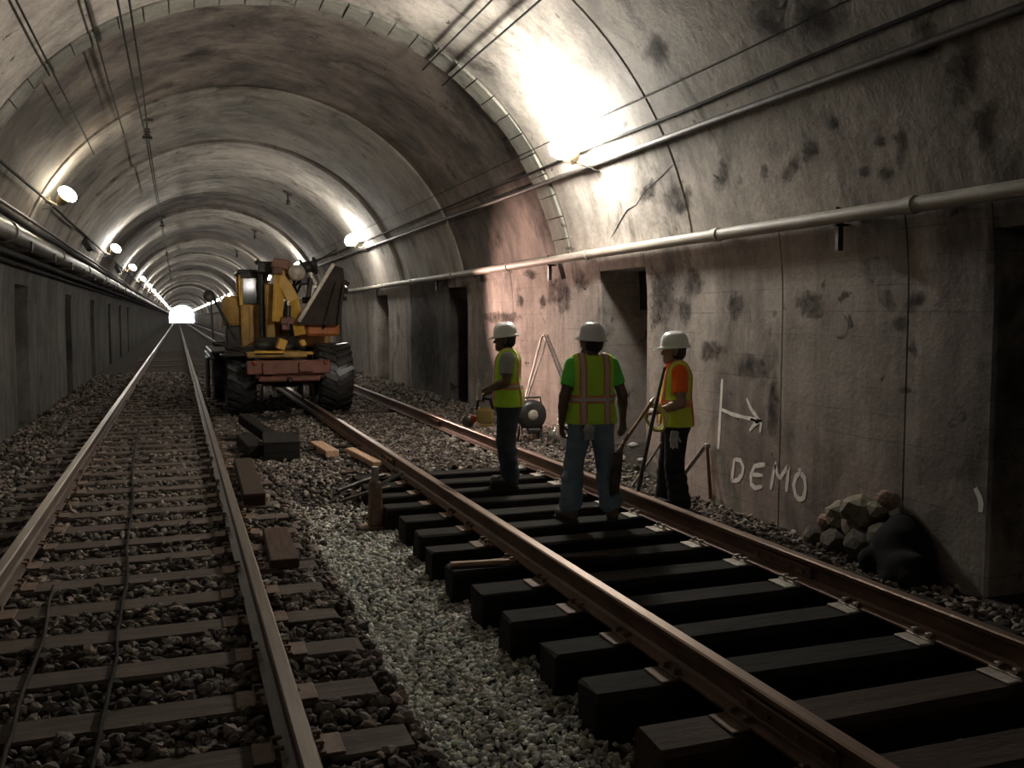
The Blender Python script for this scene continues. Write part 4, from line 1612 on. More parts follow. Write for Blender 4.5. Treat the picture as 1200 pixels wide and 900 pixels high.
# worker at the wall with the bars
W3 = Vector((4.44, 7.72, -0.305))
person('worker beside the painted wall in orange sleeves and yellow vest, gripping long bars', W3, R(-112), 1.02,
       stand(chest=(0, -.0, 0), head_yaw=R(-4), head_nod=R(3),
             el=(.255, .02, 1.07), wl=(.20, -.20, .99), hl=(.17, -.29, .98), er=(-.25, .03, 1.08), wr=(-.15, -.15, 1.0), hr=(-.09, -.23, 1.0),
             kl=(.11, -.02, .48), kr=(-.11, -.05, .48), al=(.12, .04, .09), ar=(-.13, -.06, .09), tl=(.14, -.11, .035), tr=(-.15, -.21, .035),
             curl={'l': 1.2, 'r': 1.3}, hand_n={'l': (-.6, 0, -.7), 'r': (.8, 0, .2)}),
       dict(skin='skin_m', pants='blackpants', boots='boot_b', shirt='orange_cloth', vest='vest_y', baggy=.024, tape='band_o'))


# ================================================================ the rubber-tyred railway machine
GZ = -0.13
EX = Vector((1.78, 17.6, GZ))
ex = empty('railway_loader', EX, 'big yellow rubber-tyred railway loader with raised boom and dark blade, parked across the rail', 'loader', world_parts=True)


def wheel(x, yy, wd, r, dirx):
    """tyre with tread lugs and a dished hub; dirx: outward side"""
    m = Matrix.Translation((x, yy, GZ + r)) @ Matrix.Rotation(R(90), 4, 'Y')
    mb = MB()
    h = wd / 2
    mb.lathe([(r * .52, -h * .75), (r * .60, -h * .95), (r * .82, -h), (r * .94, -h * .88), (r * .965, -h * .5), (r * .965, h * .5), (r * .94, h * .88), (r * .82, h), (r * .60, h * .95), (r * .52, h * .75)], m, 40, True, cap=True)
    for i in range(22):
        a = 2 * math.pi * i / 22
        for s_ in (-1, 1):
            c = Vector((x + s_ * h * .46, yy, GZ + r)) + Vector((0, math.cos(a + s_ * .07), math.sin(a + s_ * .07))) * (r * .965)
            rot = Matrix.Rotation(a - R(90) + s_ * .07, 3, 'X') @ Matrix.Rotation(s_ * R(28), 3, 'Z')
            mb.box(c, (h * 1.02, .075, r * .085), rot)
    t = mb.build('tyre', 'rubber', ex)
    mb = MB()
    o_ = x + dirx * h
    m2 = Matrix.Translation((o_, yy, GZ + r)) @ Matrix.Rotation(dirx * R(90), 4, 'Y')
    mb.lathe([(r * .53, -.06), (r * .50, .01), (r * .46, .015), (r * .42, -.06), (r * .22, -.07), (r * .20, .02), (r * .10, .04), (0, .04)], m2, 24)
    for i in range(8):
        a = 2 * math.pi * i / 8
        mb.lathe([(0, -.06), (.02, -.06), (.02, -.03), (0, -.03)], m2 @ Matrix.Translation((r * .31 * math.cos(a), r * .31 * math.sin(a), 0)), 6, False)
    mb.build('hub', 'orange', t)


wheel(1.03, 17.25, .50, .60, -1)
wheel(2.68, 17.25, .62, .62, 1)
wheel(.92, 20.35, .50, .60, -1)
wheel(2.66, 20.35, .58, .60, 1)


def part(name, mat, mb):
    return mb.build(name, mat, ex)


# chassis, axle, bumper
part('chassis', 'redbrown', MB().box((1.83, 18.75, .62), (.86, 4.3, .36), None, .03).box((1.83, 16.55, .66), (1.18, .22, .30), None, .03))
part('axle', 'black', MB().tube([(1.0, 17.25, .46), (1.45, 17.25, .48), (1.65, 17.25, .48)], [.10, .10, .17], 12).tube([(1.65, 17.25, .48), (2.0, 17.25, .48), (2.2, 17.25, .48), (2.7, 17.25, .46)], [.17, .17, .10, .10], 12))
part('axle', 'black', MB().tube([(1.0, 20.35, .46), (1.6, 20.35, .48), (1.8, 20.35, .48), (2.05, 20.35, .48), (2.65, 20.35, .46)], [.10, .10, .18, .10, .10], 12))
bp = part('bumper', 'redbrown', MB().box((1.80, 16.40, .72), (1.42, .10, .24), None, .02).box((1.80, 16.38, .52), (1.05, .14, .09), None, .02).box((1.45, 16.33, .70), (.20, .05, .20), None, .01).box((2.08, 16.33, .72), (.24, .05, .17), None, .01))
for xx in (1.22, 2.42):
    q = MB().box((xx, 16.33, .80), (.06, .04, .07), None, .012).build('tail_light', 'taillight', bp)
    q.data.transform(Matrix.Translation(-EX))
MB_ = MB().lathe([(.04, 0), (.06, .02), (.04, .12), (.02, .13)], Matrix.Translation((1.80, 16.34, .50)) @ Matrix.Rotation(R(90), 4, 'X'), 10)
part('tow_hitch', 'black', MB_)
# rail guide wheels hung low between the tyres
for xx in (1.42, 2.10):
    part('guide_wheel', 'steel', MB().lathe([(0, -.06), (.15, -.06), (.17, -.045), (.15, -.03), (.14, .05), (0, .06)], Matrix.Translation((xx, 16.62, .30)) @ Matrix.Rotation(R(90), 4, 'Y'), 18).box((xx, 16.68, .42), (.06, .10, .28)))
# deck and turntable
part('deck', 'yellow_dirty', MB().box((1.62, 18.3, .93), (1.02, 3.6, .10), None, .02))
part('deck_edge', 'yellow', MB().box((1.48, 16.56, .955), (.52, .12, .085), None, .02).box((2.02, 16.58, .95), (.45, .10, .06), None, .02))
part('turntable', 'black', MB().lathe([(.46, .97), (.48, 1.0), (.48, 1.10), (.43, 1.12), (.40, 1.20), (.3, 1.22)], Matrix.Translation((1.78, 17.75, 0)), 28))
part('fender', 'black', MB().box((.56, 18.9, .86), (.10, 3.2, .08), None, .02).box((.50, 18.05, .50), (.05, 1.1, .74), None, .02).box((.80, 18.9, .96), (.52, 3.2, .05), None, .02).box((.95, 16.75, .93), (.55, .35, .05), None, .015))
part('fender', 'black', MB().box((2.64, 20.3, 1.1), (.6, 1.4, .05), None, .02))
# cab
cb = part('cab', 'yellow_dirty', MB().box((1.36, 18.55, 1.40), (.48, .95, .86), None, .03).box((1.30, 18.08, 1.38), (.06, .05, .85)).box((1.44, 18.07, 1.38), (.05, .05, .85)))


def cpart(name, mat, mb):
    q_ = mb.build(name, mat, cb)
    q_.data.transform(Matrix.Translation(-EX))
    return q_


for (xx, yy) in ((1.13, 18.1), (1.59, 18.1), (1.13, 19.0), (1.59, 19.0)):
    cpart('cab_post', 'yellow', MB().box((xx, yy, 2.10), (.07, .07, .60), None, .01))
cpart('cab_roof', 'black', MB().box((1.36, 18.55, 2.43), (.60, 1.08, .09), None, .03).box((1.38, 18.02, 2.36), (.5, .05, .10), None, .01))
cpart('cab_window', 'glass', MB().box((1.36, 18.09, 2.09), (.40, .012, .50)))
cpart('cab_window', 'glass', MB().box((1.13, 18.55, 2.09), (.012, .82, .50)))
cpart('cab_window', 'glass', MB().box((1.36, 19.0, 2.09), (.40, .012, .50)))
cpart('seat', 'black', MB().box((1.36, 18.6, 1.88), (.32, .3, .10), None, .03).box((1.36, 18.8, 2.08), (.32, .08, .36), None, .03))
# round tank beside the cab
part('tank', 'yellow_dirty', MB().lathe([(.0, -.02), (.17, 0), (.20, .03), (.20, .52), (.17, .55), (0, .57)], Matrix.Translation((1.00, 18.35, 1.42)), 20))
part('tank_stand', 'black', MB().box((1.0, 18.35, 1.2), (.3, .4, .44), None, .02))
# column beside the cab and the boom's A-frame
part('column', 'yellow_dirty', MB().box((1.62, 17.72, 1.58), (.15, .20, 1.24), None, .02))
ap = at(322, 318, 17.5)
part('boom_frame', 'yellow', MB().bar((1.72, 17.45, 1.50), (1.78, 17.5, 2.46), .09, .20).bar((2.13, 17.45, 1.25), (2.02, 17.5, 1.92), .10, .20).bar((2.03, 17.5, 1.88), (1.78, 17.5, 2.34), .13, .22).bar((1.70, 17.5, 2.40), (1.98, 17.5, 2.54), .10, .22))
part('boom_head', 'redbrown', MB().box((1.80, 17.55, 2.55), (.30, .42, .18), Matrix.Rotation(R(10), 3, 'Y'), .02).box((1.74, 17.5, 2.44), (.16, .3, .16), None, .02))
part('boom_arm', 'yellow_dirty', MB().bar((1.86, 17.6, 2.45), (1.95, 20.9, 1.95), .26, .34).bar((1.95, 20.9, 1.95), (1.95, 21.6, 1.2), .22, .28))
part('boom_pin', 'paleedge', MB().lathe([(0, 0), (.13, 0), (.15, .03), (.15, .26), (.11, .30), (0, .30)], Matrix.Translation((2.07, 17.26, 2.40)) @ Matrix.Rotation(R(-90), 4, 'X'), 18))
part('winch', 'black', MB().lathe([(0, 0), (.17, 0), (.17, .03), (.11, .05), (.11, .22), (.17, .24), (.17, .28), (0, .28)], Matrix.Translation((2.16, 17.45, 2.48)) @ Matrix.Rotation(R(80), 4, 'Y'), 18).box((2.2, 17.5, 2.3), (.14, .3, .24), None, .02))
part('exhaust', 'black', MB().tube([(1.48, 17.85, 1.0), (1.48, 17.85, 2.42), (1.46, 17.85, 2.56), (1.40, 17.82, 2.62)], [.05, .06, .06, .05], 10).box((1.56, 17.8, 2.5), (.3, .26, .22), None, .03))
for (a, b, r) in (((1.90, 17.42, 1.35), (1.92, 17.48, 2.05), .055), ((2.28, 17.42, 1.95), (2.36, 17.45, 2.50), .05)):
    a, b = Vector(a), Vector(b)
    cyl = part('hydraulic_cylinder', 'black', MB().tube([a, lerp(a, b, .62)], r, 12).tube([a, a + (b - a) * .02], r * 1.25, 12).tube([lerp(a, b, .60), lerp(a, b, .64)], r * 1.2, 12))
    q = MB().tube([lerp(a, b, .6), b], r * .5, 10).build('piston_rod', 'chrome', cyl)
    q.data.transform(Matrix.Translation(-EX))
for k_ in range(4):
    x0 = 1.80 + .09 * k_
    part('hydraulic_hose', 'cable', MB().tube([(x0, 17.55, 1.12), (x0 + random.uniform(-.1, .1), 17.72, 1.35 + .04 * k_), (1.95 + random.uniform(-.05, .1), 17.72, 1.75 + random.uniform(-.15, .15)), (2.0 + random.uniform(-.05, .2), 17.7, 2.05), (2.1 + random.uniform(-.1, .15), 17.45, 2.3)], .022, 6))
part('valve_block', 'redbrown', MB().box((1.90, 17.48, 1.52), (.26, .2, .14), None, .02).box((1.84, 17.40, 1.40), (.10, .1, .1), None, .01))
part('lever_box', 'yellow', MB().box((1.74, 17.0, 1.10), (.16, .22, .20), Matrix.Rotation(R(20), 3, 'Y'), .02))
part('lever_box', 'yellow', MB().box((2.12, 17.05, 1.12), (.10, .2, .12), Matrix.Rotation(R(-25), 3, 'Y'), .02))
# dark blade with a scraped edge, swung up on the far side
bl = [at(349, 380, 17.30), at(352, 372, 17.30), at(391, 311, 17.30), at(402, 314, 17.30), at(404, 330, 17.30), at(396, 382, 17.30)]
bd = part('blade', 'darkplate', MB().prism(bl, (0, .07, 0)))
for k_, (u, v) in enumerate(((.25, .3), (.5, .52), (.75, .75))):
    pass
bpart = MB().bar(at(350, 377, 17.25), at(391, 309, 17.25), .07, .07)
q = bpart.build('blade_edge', 'paleedge', bd)
q.data.transform(Matrix.Translation(-EX))
q = MB().bar(at(396, 380, 17.24), at(403, 332, 17.24), .05, .05).bar(at(380, 380, 17.25), at(394, 330, 17.25), .03, .03).build('blade_rib', 'darkplate', bd)
q.data.transform(Matrix.Translation(-EX))
for k_ in range(3):
    q = MB().bar(at(402 + k_, 330 + 9 * k_, 17.30), at(408 - 2 * k_, 334 + 9 * k_, 17.33), .08, .09).build('blade_tooth', 'darkplate', bd)
    q.data.transform(Matrix.Translation(-EX))
part('blade_arm', 'black', MB().bar((2.55, 17.55, 1.3), (2.62, 17.42, 1.75), .14, .14).bar((2.2, 17.6, 1.9), (2.62, 17.42, 1.9), .10, .12))
part('boom_strut', 'paleedge', MB().bar(at(360, 314, 17.42), at(370, 333, 17.42), .05, .05))
for k_ in range(2):
    part('guard_rail', 'black', MB().tube([at(350, 322 - 8 * k_, 17.9), at(372, 306 - 2 * k_, 17.9), at(395, 292 + 6 * k_, 17.9)], .014, 6))
# faded orange counterweight
part('counterweight', 'orange', MB().box((2.55, 17.75, 1.40), (.62, .6, .34), None, .05))
part('engine_box', 'yellow_dirty', MB().box((2.25, 19.4, 1.35), (1.2, 1.6, .7), None, .05))
part('railing', 'black', MB().tube([(2.78, 18.7, 1.7), (2.78, 18.7, 2.2), (2.78, 20.0, 2.2), (2.78, 20.0, 1.7)], .02, 6))
# round head on a slanting arm
pt0, pt1 = at(250, 349, 17.0), at(277, 398, 17.1)
part('mirror_arm', 'black', MB().tube([pt1, lerp(pt1, pt0, .5), pt0], [.035, .028, .024], 8))
mm = part('round_mirror', 'black', MB().lathe([(0, -.05), (.06, -.045), (.10, -.01), (.105, .02), (.09, .03), (0, .035)], Matrix.Translation(at(245, 347, 16.98)) @ Matrix.Rotation(R(80), 4, 'X') @ Matrix.Rotation(R(15), 4, 'Y'), 20))
part('mirror_post', 'black', MB().tube([at(247, 350, 17.02), at(250, 398, 17.05)], .014, 6))
# warm work lamp behind the blade, thrown onto the far wall
LP = Vector((2.74, 18.0, 1.98))
TG = Vector((5.1, 12.4, 1.55))
d = (TG - LP).normalized()
qm = d.to_track_quat('Z', 'Y').to_matrix().to_4x4()
qm.translation = LP
wl = part('work_lamp', 'black', MB().lathe([(.04, -.12), (.08, -.10), (.10, .02), (.115, .03), (.115, .05)], qm, 18, cap=False).bar(LP - Vector((0, 0, .08)), LP - Vector((0.05, -.1, .5)), .03, .03))
q = MB().lathe([(.105, .03), (.09, .04), (0, .045)], qm, 18).build('lamp_lens', glow('warm_lamp_glow', (1.0, 0.62, 0.42), 12.0), wl)
q.data.transform(Matrix.Translation(-EX))
ld = bpy.data.lights.new('work_lamp_beam', 'SPOT')
ld.energy = WARM
ld.color = (1.0, 0.64, 0.52)
ld.spot_size = R(50)
ld.spot_blend = 0.75
ld.shadow_soft_size = 0.07
lo_ = bpy.data.objects.new('work_lamp_beam', ld)
col.objects.link(lo_)
lo_.location = LP + d * 0.09
lo_.rotation_euler = d.to_track_quat('-Z', 'Y').to_euler()


# ================================================================ tools and clutter
# yellow saw in the hands of the first worker
SX = at(566, 487, 8.62)
sw = empty('cutoff_saw', SX, 'yellow motor saw with red guard held at the waist by the saw worker', 'saw', rz=R(-20))
MB().box((0.02, 0, 0.0), (.17, .15, .16), None, .03).build('motor_body', 'saw_yellow', sw)
MB().box((0.03, 0, -.085), (.15, .16, .03), None, .012).build('fuel_tank', 'saw_yellow', sw)
MB().tube([(-.06, 0, .05), (-.05, 0, .14), (.0, 0, .17), (.07, 0, .16), (.10, 0, .06)], .014, 8).build('handle', 'black', sw)
MB().lathe([(0, -.02), (.04, -.02), (.045, -.012), (.045, .012), (.04, .02), (0, .02)], Matrix.Translation((-.10, -.02, -.03)) @ Matrix.Rotation(R(90), 4, 'X') @ Matrix.Diagonal((1.0, .8, 1.6, 1)), 18).build('guard', 'saw_red', sw)
MB().lathe([(0, -.004), (.062, -.004), (.062, .004), (0, .004)], Matrix.Translation((-.145, .01, -.06)) @ Matrix.Rotation(R(90), 4, 'X'), 24).build('cutting_disc', 'steel', sw)
MB().lathe([(0, 0), (.022, 0), (.02, .015), (0, .02)], Matrix.Translation((-.13, -.05, -.02)) @ Matrix.Rotation(R(90), 4, 'X'), 12).build('arbor_nut', 'chrome', sw)
MB().lathe([(0, 0), (.02, 0), (.02, .02), (0, .02)], Matrix.Translation((.0, -.03, .08)), 10).build('filler_cap', 'chrome', sw)
# clear bottle beside his hand
BX = at(561, 458, 8.60)
bt = empty('drink_bottle', BX - Vector((0, 0, .09)), 'small clear plastic bottle above the yellow saw', 'bottle')
MB().lathe([(0, 0), (.032, 0), (.034, .02), (.031, .07), (.034, .12), (.028, .15), (.013, .175), (.013, .19)], None, 16).build('bottle_body', glass_mat('bottle_plastic', (.75, .75, .72)), bt)
MB().lathe([(0, .185), (.016, .185), (.016, .205), (0, .205)], None, 12).build('cap', 'chrome', bt)

# bars and shovel at the third worker
tag(MB().tube([(3.80, 7.30, -.10), (3.93, 7.22, .70), (4.015, 7.18, 1.145)], [.019, .017, .012], 8).build('lining_bar', 'barsteel'), 'long dark steel bar held upright by the worker in orange sleeves', 'bar')
sv = empty('shovel', (3.60, 7.05, -.14), 'shovel leaning from the middle worker to the hand of the orange-sleeved worker', 'shovel', world_parts=True)
hs, he = at(724, 529, 6.95), Vector((3.885, 7.17, .845))
MB().tube([hs, lerp(hs, he, .5), he], .016, 8).build('handle', 'wood_brown', sv)
MB().tube([he - (he - hs).normalized() * .02, he + (he - hs).normalized() * .05], [.02, .012], 8).build('grip', 'chrome', sv)
b0 = at(716, 602, 7.0)
P = []
for (u, v) in ((-.09, 0), (.09, 0), (.105, -.2), (.09, -.36), (0, -.46), (-.09, -.36), (-.105, -.2)):
    ax = (b0 - hs).normalized()
    P.append(hs + Vector((u * .5, u * .2, 0)) + ax * (-v))
MB().prism(P, (.01, -.012, .0)).tube([hs - (hs - he).normalized() * .08, hs + (b0 - hs).normalized() * .08], .02, 8).build('blade', 'barsteel', sv)
tag(MB().tube([at(740, 571, 7.30), at(757, 546, 7.36), at(776, 518, 7.42)], .011, 8).build('steel_rod', 'steel'), 'thin pale rod rising from the rusty rail in front of the orange-sleeved worker', 'rod')
hc = at(769, 489, 7.36)
tag(MB().tube([(hc.x + .10 * math.cos(a) + .008 * math.cos(5 * a), hc.y + .05 * math.sin(a), hc.z + .115 * math.sin(a)) for a in [2 * math.pi * i / 28 for i in range(28)]], .014, 8, closed=True).tube([(hc.x + .09 * math.cos(a), hc.y + .03 + .05 * math.sin(a), hc.z + .105 * math.sin(a)) for a in [2 * math.pi * i / 28 for i in range(28)]], .014, 8, closed=True).build('hose_coil', 'hose'), 'small yellow hose coil hanging at the front of the orange-sleeved worker', 'hose')


def soft_lump(name, mat, c, d, seed, label, cat, rot=None, n=2, amp=.12):
    rd = random.Random(seed)
    bm_ = bmesh.new()
    bmesh.ops.create_icosphere(bm_, subdivisions=n, radius=1)
    for v in bm_.verts:
        k = 1 + rd.uniform(-amp, amp)
        v.co = Vector((v.co.x * d[0] * k, v.co.y * d[1] * k, v.co.z * d[2] * k))
        if rot:
            v.co = rot @ v.co
    me = bpy.data.meshes.new(name)
    bm_.to_mesh(me)
    bm_.free()
    me.polygons.foreach_set('use_smooth', [True] * len(me.polygons))
    o = link(name, me, mat)
    o.location = c
    if label:
        tag(o, label, cat)
    return o


# gloves tucked into pockets
gl = empty('work_glove', at(790, 512, 7.44), 'pale grey glove tucked at the hip of the orange-sleeved worker', 'glove')
MB().box((0, 0, 0), (.085, .03, .11), Matrix.Rotation(R(8), 3, 'Y'), .012).build('palm', 'glove', gl)
for k_ in range(4):
    MB().tube([(-.03 + .02 * k_, 0, -.05), (-.034 + .022 * k_, -.005, -.10 - .01 * (k_ % 2))], [.011, .009], 7).build('finger', 'glove', gl)
MB().tube([(.04, 0, -.01), (.065, -.01, -.05)], [.012, .01], 7).build('thumb', 'glove', gl)
gl = empty('work_glove', at(690, 505, 6.93), 'pale bundled glove stuffed in the back pocket of the blue jeans', 'glove')
soft_lump('cuff', 'glove', (0, 0, .01), (.05, .022, .05), 3, None, None).parent = gl
for k_ in range(4):
    MB().tube([(-.03 + .02 * k_, -.005, -.02), (-.032 + .02 * k_, -.012, -.075)], [.012, .010], 7).build('finger', 'glove', gl)
MB().lathe([(.022, 0), (.028, .004), (.022, .008)], Matrix.Translation((.0, -.022, .015)) @ Matrix.Rotation(R(90), 4, 'X'), 16).build('ring_clip', 'glove', gl)


def gz(x, y_):
    return ground_z(x, y_)


# bent rod leaning on the wall
topx, topy = prof_right(1) - .03, 12.85
bx, by = 4.62, 12.55
b_ = Vector((bx, by, gz(bx, by)))
t_ = Vector((topx, topy, 1.30))
b_ = at(607, 500, 12.45)
b_.z = max(b_.z, gz(4.6, 12.4))
tag(MB().tube([b_, lerp(b_, t_, .5), lerp(b_, t_, .9), t_ + Vector((-.01, -.01, -.02)), t_ + Vector((.0, -.08, .02)), t_ + Vector((0, -.16, -.05)), lerp(b_, t_, .88) + Vector((.0, -.17, -.05)), lerp(b_, t_, .45) + Vector((.0, -.10, 0)), lerp(b_, t_, .2) + Vector((0, -.06, 0))], .016, 8).build('hooked_bar', 'steel'), 'tall hairpin-bent steel bar leaning against the warm-lit wall', 'bar')
# small motor behind it
my = 11.9
mx = at(622, 490, my).x
mz = gz(mx, my) + .02
mo = empty('portable_motor', (mx, my, mz), 'small dark round motor with grey cover standing at the wall beside the bent bar', 'motor')
mz_c = at(622, 486, my).z - mz
MB().lathe([(.10, -.08), (.19, -.07), (.21, -.02), (.21, .06), (.15, .09)], Matrix.Translation((0, 0, mz_c)) @ Matrix.Rotation(R(90), 4, 'X'), 24).build('casing', 'rubber', mo)
MB().lathe([(0, .11), (.03, .11), (.07, .10), (.08, .085), (0, .08)], Matrix.Translation((0, 0, mz_c)) @ Matrix.Rotation(R(90), 4, 'X'), 24).build('fan_cover', 'plate', mo)
for s_ in (-1, 1):
    MB().tube([(s_ * .15, -.1, 0), (s_ * .15, 0, mz_c - .12), (s_ * .15, .12, 0)], .016, 6).build('leg', 'black', mo)
MB().tube([(-.16, 0, mz_c + .1), (-.14, 0, mz_c + .24), (.14, 0, mz_c + .24), (.16, 0, mz_c + .1)], .014, 6).build('carry_handle', 'black', mo)
MB().box((.02, -.02, mz_c - .22), (.2, .18, .08), None, .02).build('fuel_tank', 'black', mo)
# white bucket
byy = 11.0
bx_ = at(668, 510, byy).x
bk = empty('bucket', (bx_, byy, gz(bx_, byy) + .02), 'white plastic bucket at the wall, beside the hand of the middle worker', 'bucket')
MB().lathe([(0, 0), (.125, 0), (.132, .02), (.155, .34), (.168, .34), (.168, .36), (.15, .365), (.146, .33), (.122, .03), (0, .03)], None, 28).build('pail', 'bucket', bk)
MB().lathe([(.158, .285), (.172, .285), (.172, .30), (.158, .30)], None, 28, cap=False).build('rim_band', 'bucket', bk)
MB().tube([(.165 * math.cos(a), -.10 * math.sin(a) - .04, .30 - .12 * math.sin(a)) for a in [math.pi * i / 12 for i in range(13)]], .004, 5).build('handle', 'steel', bk)
# shiny can and scraps by the wall
cn = at(646, 523, 11.4)
ce = empty('metal_can', (cn.x, 11.4, gz(cn.x, 11.4) + .02), 'shiny dented can on the stones between the motor and the bucket', 'can')
m4 = Matrix.Rotation(R(14), 4, 'Y')
MB().lathe([(0, 0), (.075, 0), (.08, .01), (.078, .10), (.08, .19), (.07, .2), (.03, .22), (.03, .24), (0, .24)], m4, 20).build('can_body', 'chrome', ce)
MB().tube([m4 @ Vector((.06, 0, .2)), m4 @ Vector((.05, 0, .27)), m4 @ Vector((-.03, 0, .27)), m4 @ Vector((-.05, 0, .2))], .006, 6).build('handle', 'steel', ce)
# rubbish among the stones behind the workers
SCR = [(742, 522, 9.7, .06, 'bucket_dull', 'crumpled pale rag on the stones right of the middle worker', 'rag'), (752, 540, 9.2, .05, 'bucket_dull', 'small pale paper scrap lying low beside the thin rod', 'paper'), (735, 560, 8.6, .05, 'rubble', 'small broken concrete lump beside the rusty rail, behind the shovel', 'rubble'), (650, 560, 9.9, .06, 'rubble', 'pale stone lump on a tie end behind the saw worker', 'stone'), (560, 553, 9.9, .05, 'rubble', 'pale stone lump on a tie in front of the saw worker', 'stone')]
for k_, (a, b, yy, r, mt, lab, ct) in enumerate(SCR):
    c = at(a, b, yy)
    soft_lump('scrap', mt, (c.x, yy, max(c.z, gz(c.x, yy) + r * .4)), (r, r * .8, r * .6), 50 + k_, lab, ct, n=2, amp=.25).name = {'rag': 'crumpled_rag', 'paper': 'paper_scrap', 'rubble': 'concrete_lump', 'stone': 'stone_lump'}[ct]
# prop against the wall behind the third worker
pr_ = empty('folded_prop', (5.0, 8.4, gz(5.0, 8.4)), 'narrow dark steel prop leaning at the wall left of the painted lettering', 'prop', world_parts=True)
q0, q1, q2 = Vector((4.93, 8.62, -.26)), Vector((5.10, 8.24, .26)), Vector((5.05, 8.06, -.26))
MB().bar(q0, q1, .035, .035).build('front_leg', 'steel', pr_)
MB().bar(q2, q1 + Vector((0, -.02, 0)), .035, .035).build('rear_leg', 'plate_rust', pr_)
MB().box(q1 + Vector((0, -.02, .0)), (.05, .07, .05), None, .008).build('hinge', 'steel', pr_)


# ---- timber and steel left between the tracks
def timber(name, mat, c, d, rz, label, cat, tilt=0.0, bev=.01):
    mb = MB().box((0, 0, 0), d, None, bev)
    o = mb.build(name, mat)
    o.location = c
    o.rotation_euler = (tilt, 0, rz)
    return tag(o, label, cat)


g0 = -.19
timber('tie_stub', 'tie_new', (1.20, 12.05, g0 + .13), (.44, 1.0, .24), R(-4), 'thick sawn black tie stub, tallest of the timbers before the machine', 'timber')
timber('tie_stub', 'tie_new', (.86, 12.5, g0 + .09), (.22, 1.3, .17), R(3), 'low black timber lying close beside the thick tie stub', 'timber')
timber('tie_stub', 'tie_new', (1.05, 13.2, g0 + .20), (.16, 1.5, .14), R(14), 'tilted black timber leaning behind the thick tie stub', 'timber', R(8))
timber('timber_beam', 'tie_brown', (.655, 9.95, -.13), (.20, 2.3, .16), R(-1), 'long dark beam lying close along the dull rail before the tie stubs', 'timber')
timber('flat_plank', 'plank_brown', (.68, 7.02, -.135), (.20, 1.05, .07), R(-2), 'flat red-brown plank lying beside the dull rail, nearest the camera', 'plank')
timber('wood_block', 'wood', (1.74, 12.0, -.12), (.17, .95, .10), R(4), 'pale wooden block on the ballast, before the machine wheel', 'wood block')
timber('wood_block', 'wood', (2.04, 10.9, -.08), (.11, 1.0, .07), R(8), 'splintered bright plank lying against the rusty rail near the machine', 'wood block', R(2))
for k_, (x, yy, L, rz) in enumerate(((1.88, 12.1, .8, 70), (1.95, 11.6, .6, 82))):
    tag(MB().tube([(x - L / 2, yy - .05, gz(x, yy) + .04), (x - L / 5, yy + .03, gz(x, yy) + .07), (x + L / 5, yy, gz(x, yy) + .06), (x + L / 2 - .1, yy + .08, gz(x, yy) + .04)], .022, 7).build('hose_scrap', 'cable'), ('short black hose end lying beside the pale wooden block', 'short black hose end lying beside the splintered plank')[k_], 'hose')
# track jack
jk = empty('track_jack', (1.66, 8.28, gz(1.66, 8.28) + .01), 'rusty upright track jack standing on the gravel by the tie ends', 'jack')
MB().box((0, 0, .02), (.30, .22, .04), None, .008).build('base_plate', 'plate_rust', jk)
MB().box((0, 0, .24), (.13, .12, .42), None, .015, taper=.8).build('post', 'plate_rust', jk)
MB().box((0, 0, .50), (.06, .06, .16), None, .006).build('ram', 'steel', jk)
MB().box((.08, 0, .12), (.12, .08, .05), None, .008).build('toe', 'plate_rust', jk)
MB().tube([(0, -.05, .40), (.12, -.09, .47), (.24, -.12, .53)], .016, 8).build('lever_socket', 'steel', jk)
for k_, (a, b, c_, lab) in enumerate((((1.50, 9.45, -.20), (2.05, 9.7, -.10), .03, 'dark crowbar lying across the tie end behind the track jack'), ((1.45, 9.0, -.22), (1.98, 9.12, -.13), .025, 'short dark pipe lying across the tie end right behind the track jack'))):
    tag(MB().tube([a, lerp(Vector(a), Vector(b), .5) + Vector((0, 0, .01)), b], c_ * .8, 8).build('crowbar' if k_ == 0 else 'pipe_offcut', 'barsteel'), lab, 'bar')
# strip of wood under the rusty rail
st = empty('wood_strip', (2.28, 5.96, TIE_R + .012), 'long brown wooden strip lying crosswise on the black ties under the rusty rail', 'strip', rz=R(-8))
MB().box((-.33, 0, .012), (.46, .055, .028), None, .006).build('board', 'wood_brown', st)
MB().box((.30, 0, .012), (.56, .05, .028), None, .006).build('board', 'tie_brown', st)
MB().box((0, 0, .008), (.26, .05, .014), None, .003).build('joining_piece', 'tie_brown', st)

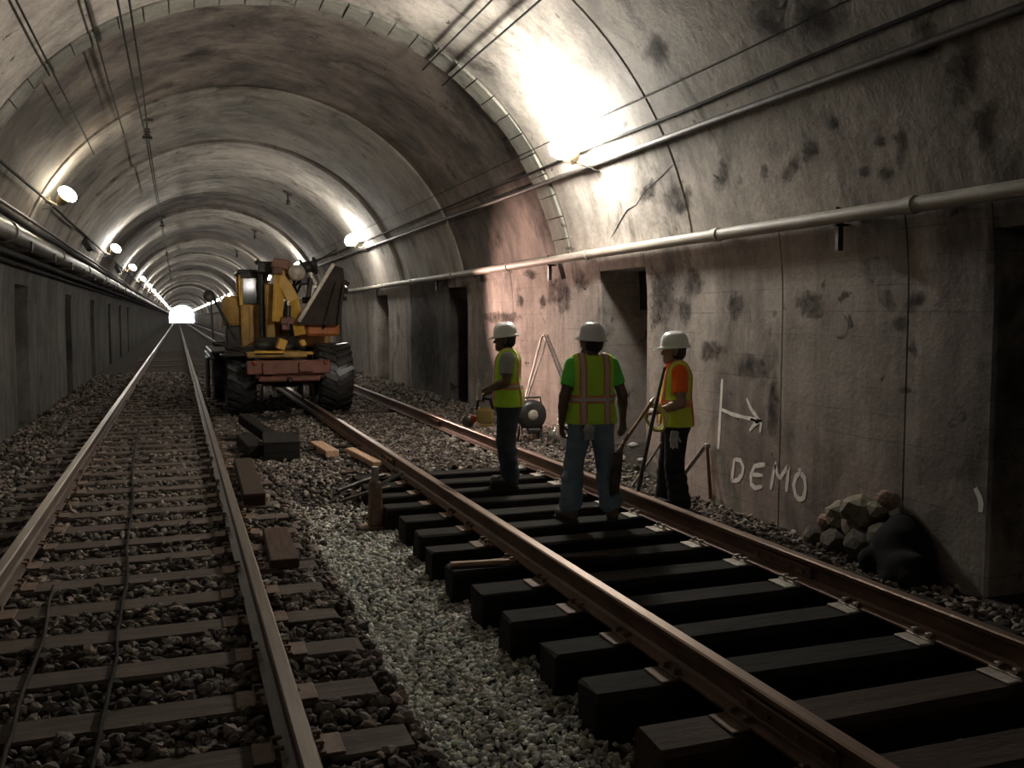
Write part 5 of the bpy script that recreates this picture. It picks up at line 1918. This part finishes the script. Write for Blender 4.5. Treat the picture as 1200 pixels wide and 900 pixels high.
# ---- rubble and a black mound for the hole at the foot of the wall
RB = [(985, 605, 5.05, .15, 'rubble'), (1010, 600, 5.03, .19, 'rubble'), (1003, 618, 4.98, .13, 'rubble'), (1040, 586, 5.06, .10, 'rubble_pink'), (968, 612, 5.04, .09, 'rubble_pink'), (1028, 598, 5.02, .10, 'rubble'), (980, 636, 4.98, .15, 'rubble_shade'), (1012, 640, 4.95, .17, 'rubble_shade'), (955, 628, 5.0, .11, 'rubble_shade'), (1035, 632, 4.97, .15, 'rubble_shade')]  # the last lumps are coloured dark for the shadowed gap below the heap
LABS = ['yellowish concrete lump at the wall foot, on the side of the lettering', 'largest yellowish concrete lump heaped against the wall foot beside the black mound', 'low concrete lump in front of the largest one at the wall foot', 'pinkish broken render lump on top of the rubble at the wall', 'small pinkish lump at the edge of the rubble towards the lettering', 'concrete lump wedged between the largest lump and the black mound', 'dark shadow-painted lump under the yellowish rubble, on the lettering side', 'biggest dark shadow-painted lump at the very foot of the rubble', 'small dark shadow-painted lump at the rubble end nearest the lettering', 'dark shadow-painted lump at the foot of the rubble touching the black mound']


def at_x(px, py, x):
    a, b = (px - 600) / F_PX, (450 - py) / F_PX
    fy = math.cos(PITCH) + b * math.sin(PITCH)
    fz = -math.sin(PITCH) + b * math.cos(PITCH)
    r_ = (a * math.cos(YAW) + fy * math.sin(YAW), -a * math.sin(YAW) + fy * math.cos(YAW), fz)
    t = x / r_[0]
    return Vector((x, r_[1] * t, EYE + r_[2] * t))


for k_, (a, b, x, r, mt) in enumerate(RB):
    c = at_x(a, b, x)
    soft_lump('rubble_lump', mt, c, (r * .75, r, r * .8), 80 + k_, LABS[k_], 'rubble', n=2, amp=.13).data.polygons.foreach_set('use_smooth', [False] * 320)
mound = Sdf((4.5, 4.9, -.45), (5.3, 6.2, .35), .022)  # added black mound in place of a dark hole in the wall foot
mound.cone((5.02, 5.42, -.12), (5.06, 5.42, .02), .18, .10, .06)
mound.cone((4.85, 5.2, -.32), (5.0, 5.35, -.12), .16, .2, .1)
mound.cone((4.95, 5.1, -.34), (5.0, 5.2, -.2), .14, .12, .1)
for _ in range(14):
    a = V3(random.uniform(4.78, 5.0), random.uniform(5.1, 5.5), random.uniform(-.3, -.15))
    mound.cone(a, a + V3(random.uniform(-.03, .03), random.uniform(-.14, .14), random.uniform(-.08, .02)), .075, .07, .05)
tag(link('dark_hole_mound', mound.mesh('dark_hole_mound'), 'hole_dark'), 'black mound shaped as the dark of a hole at the wall foot beside the rubble', 'hole stand-in')
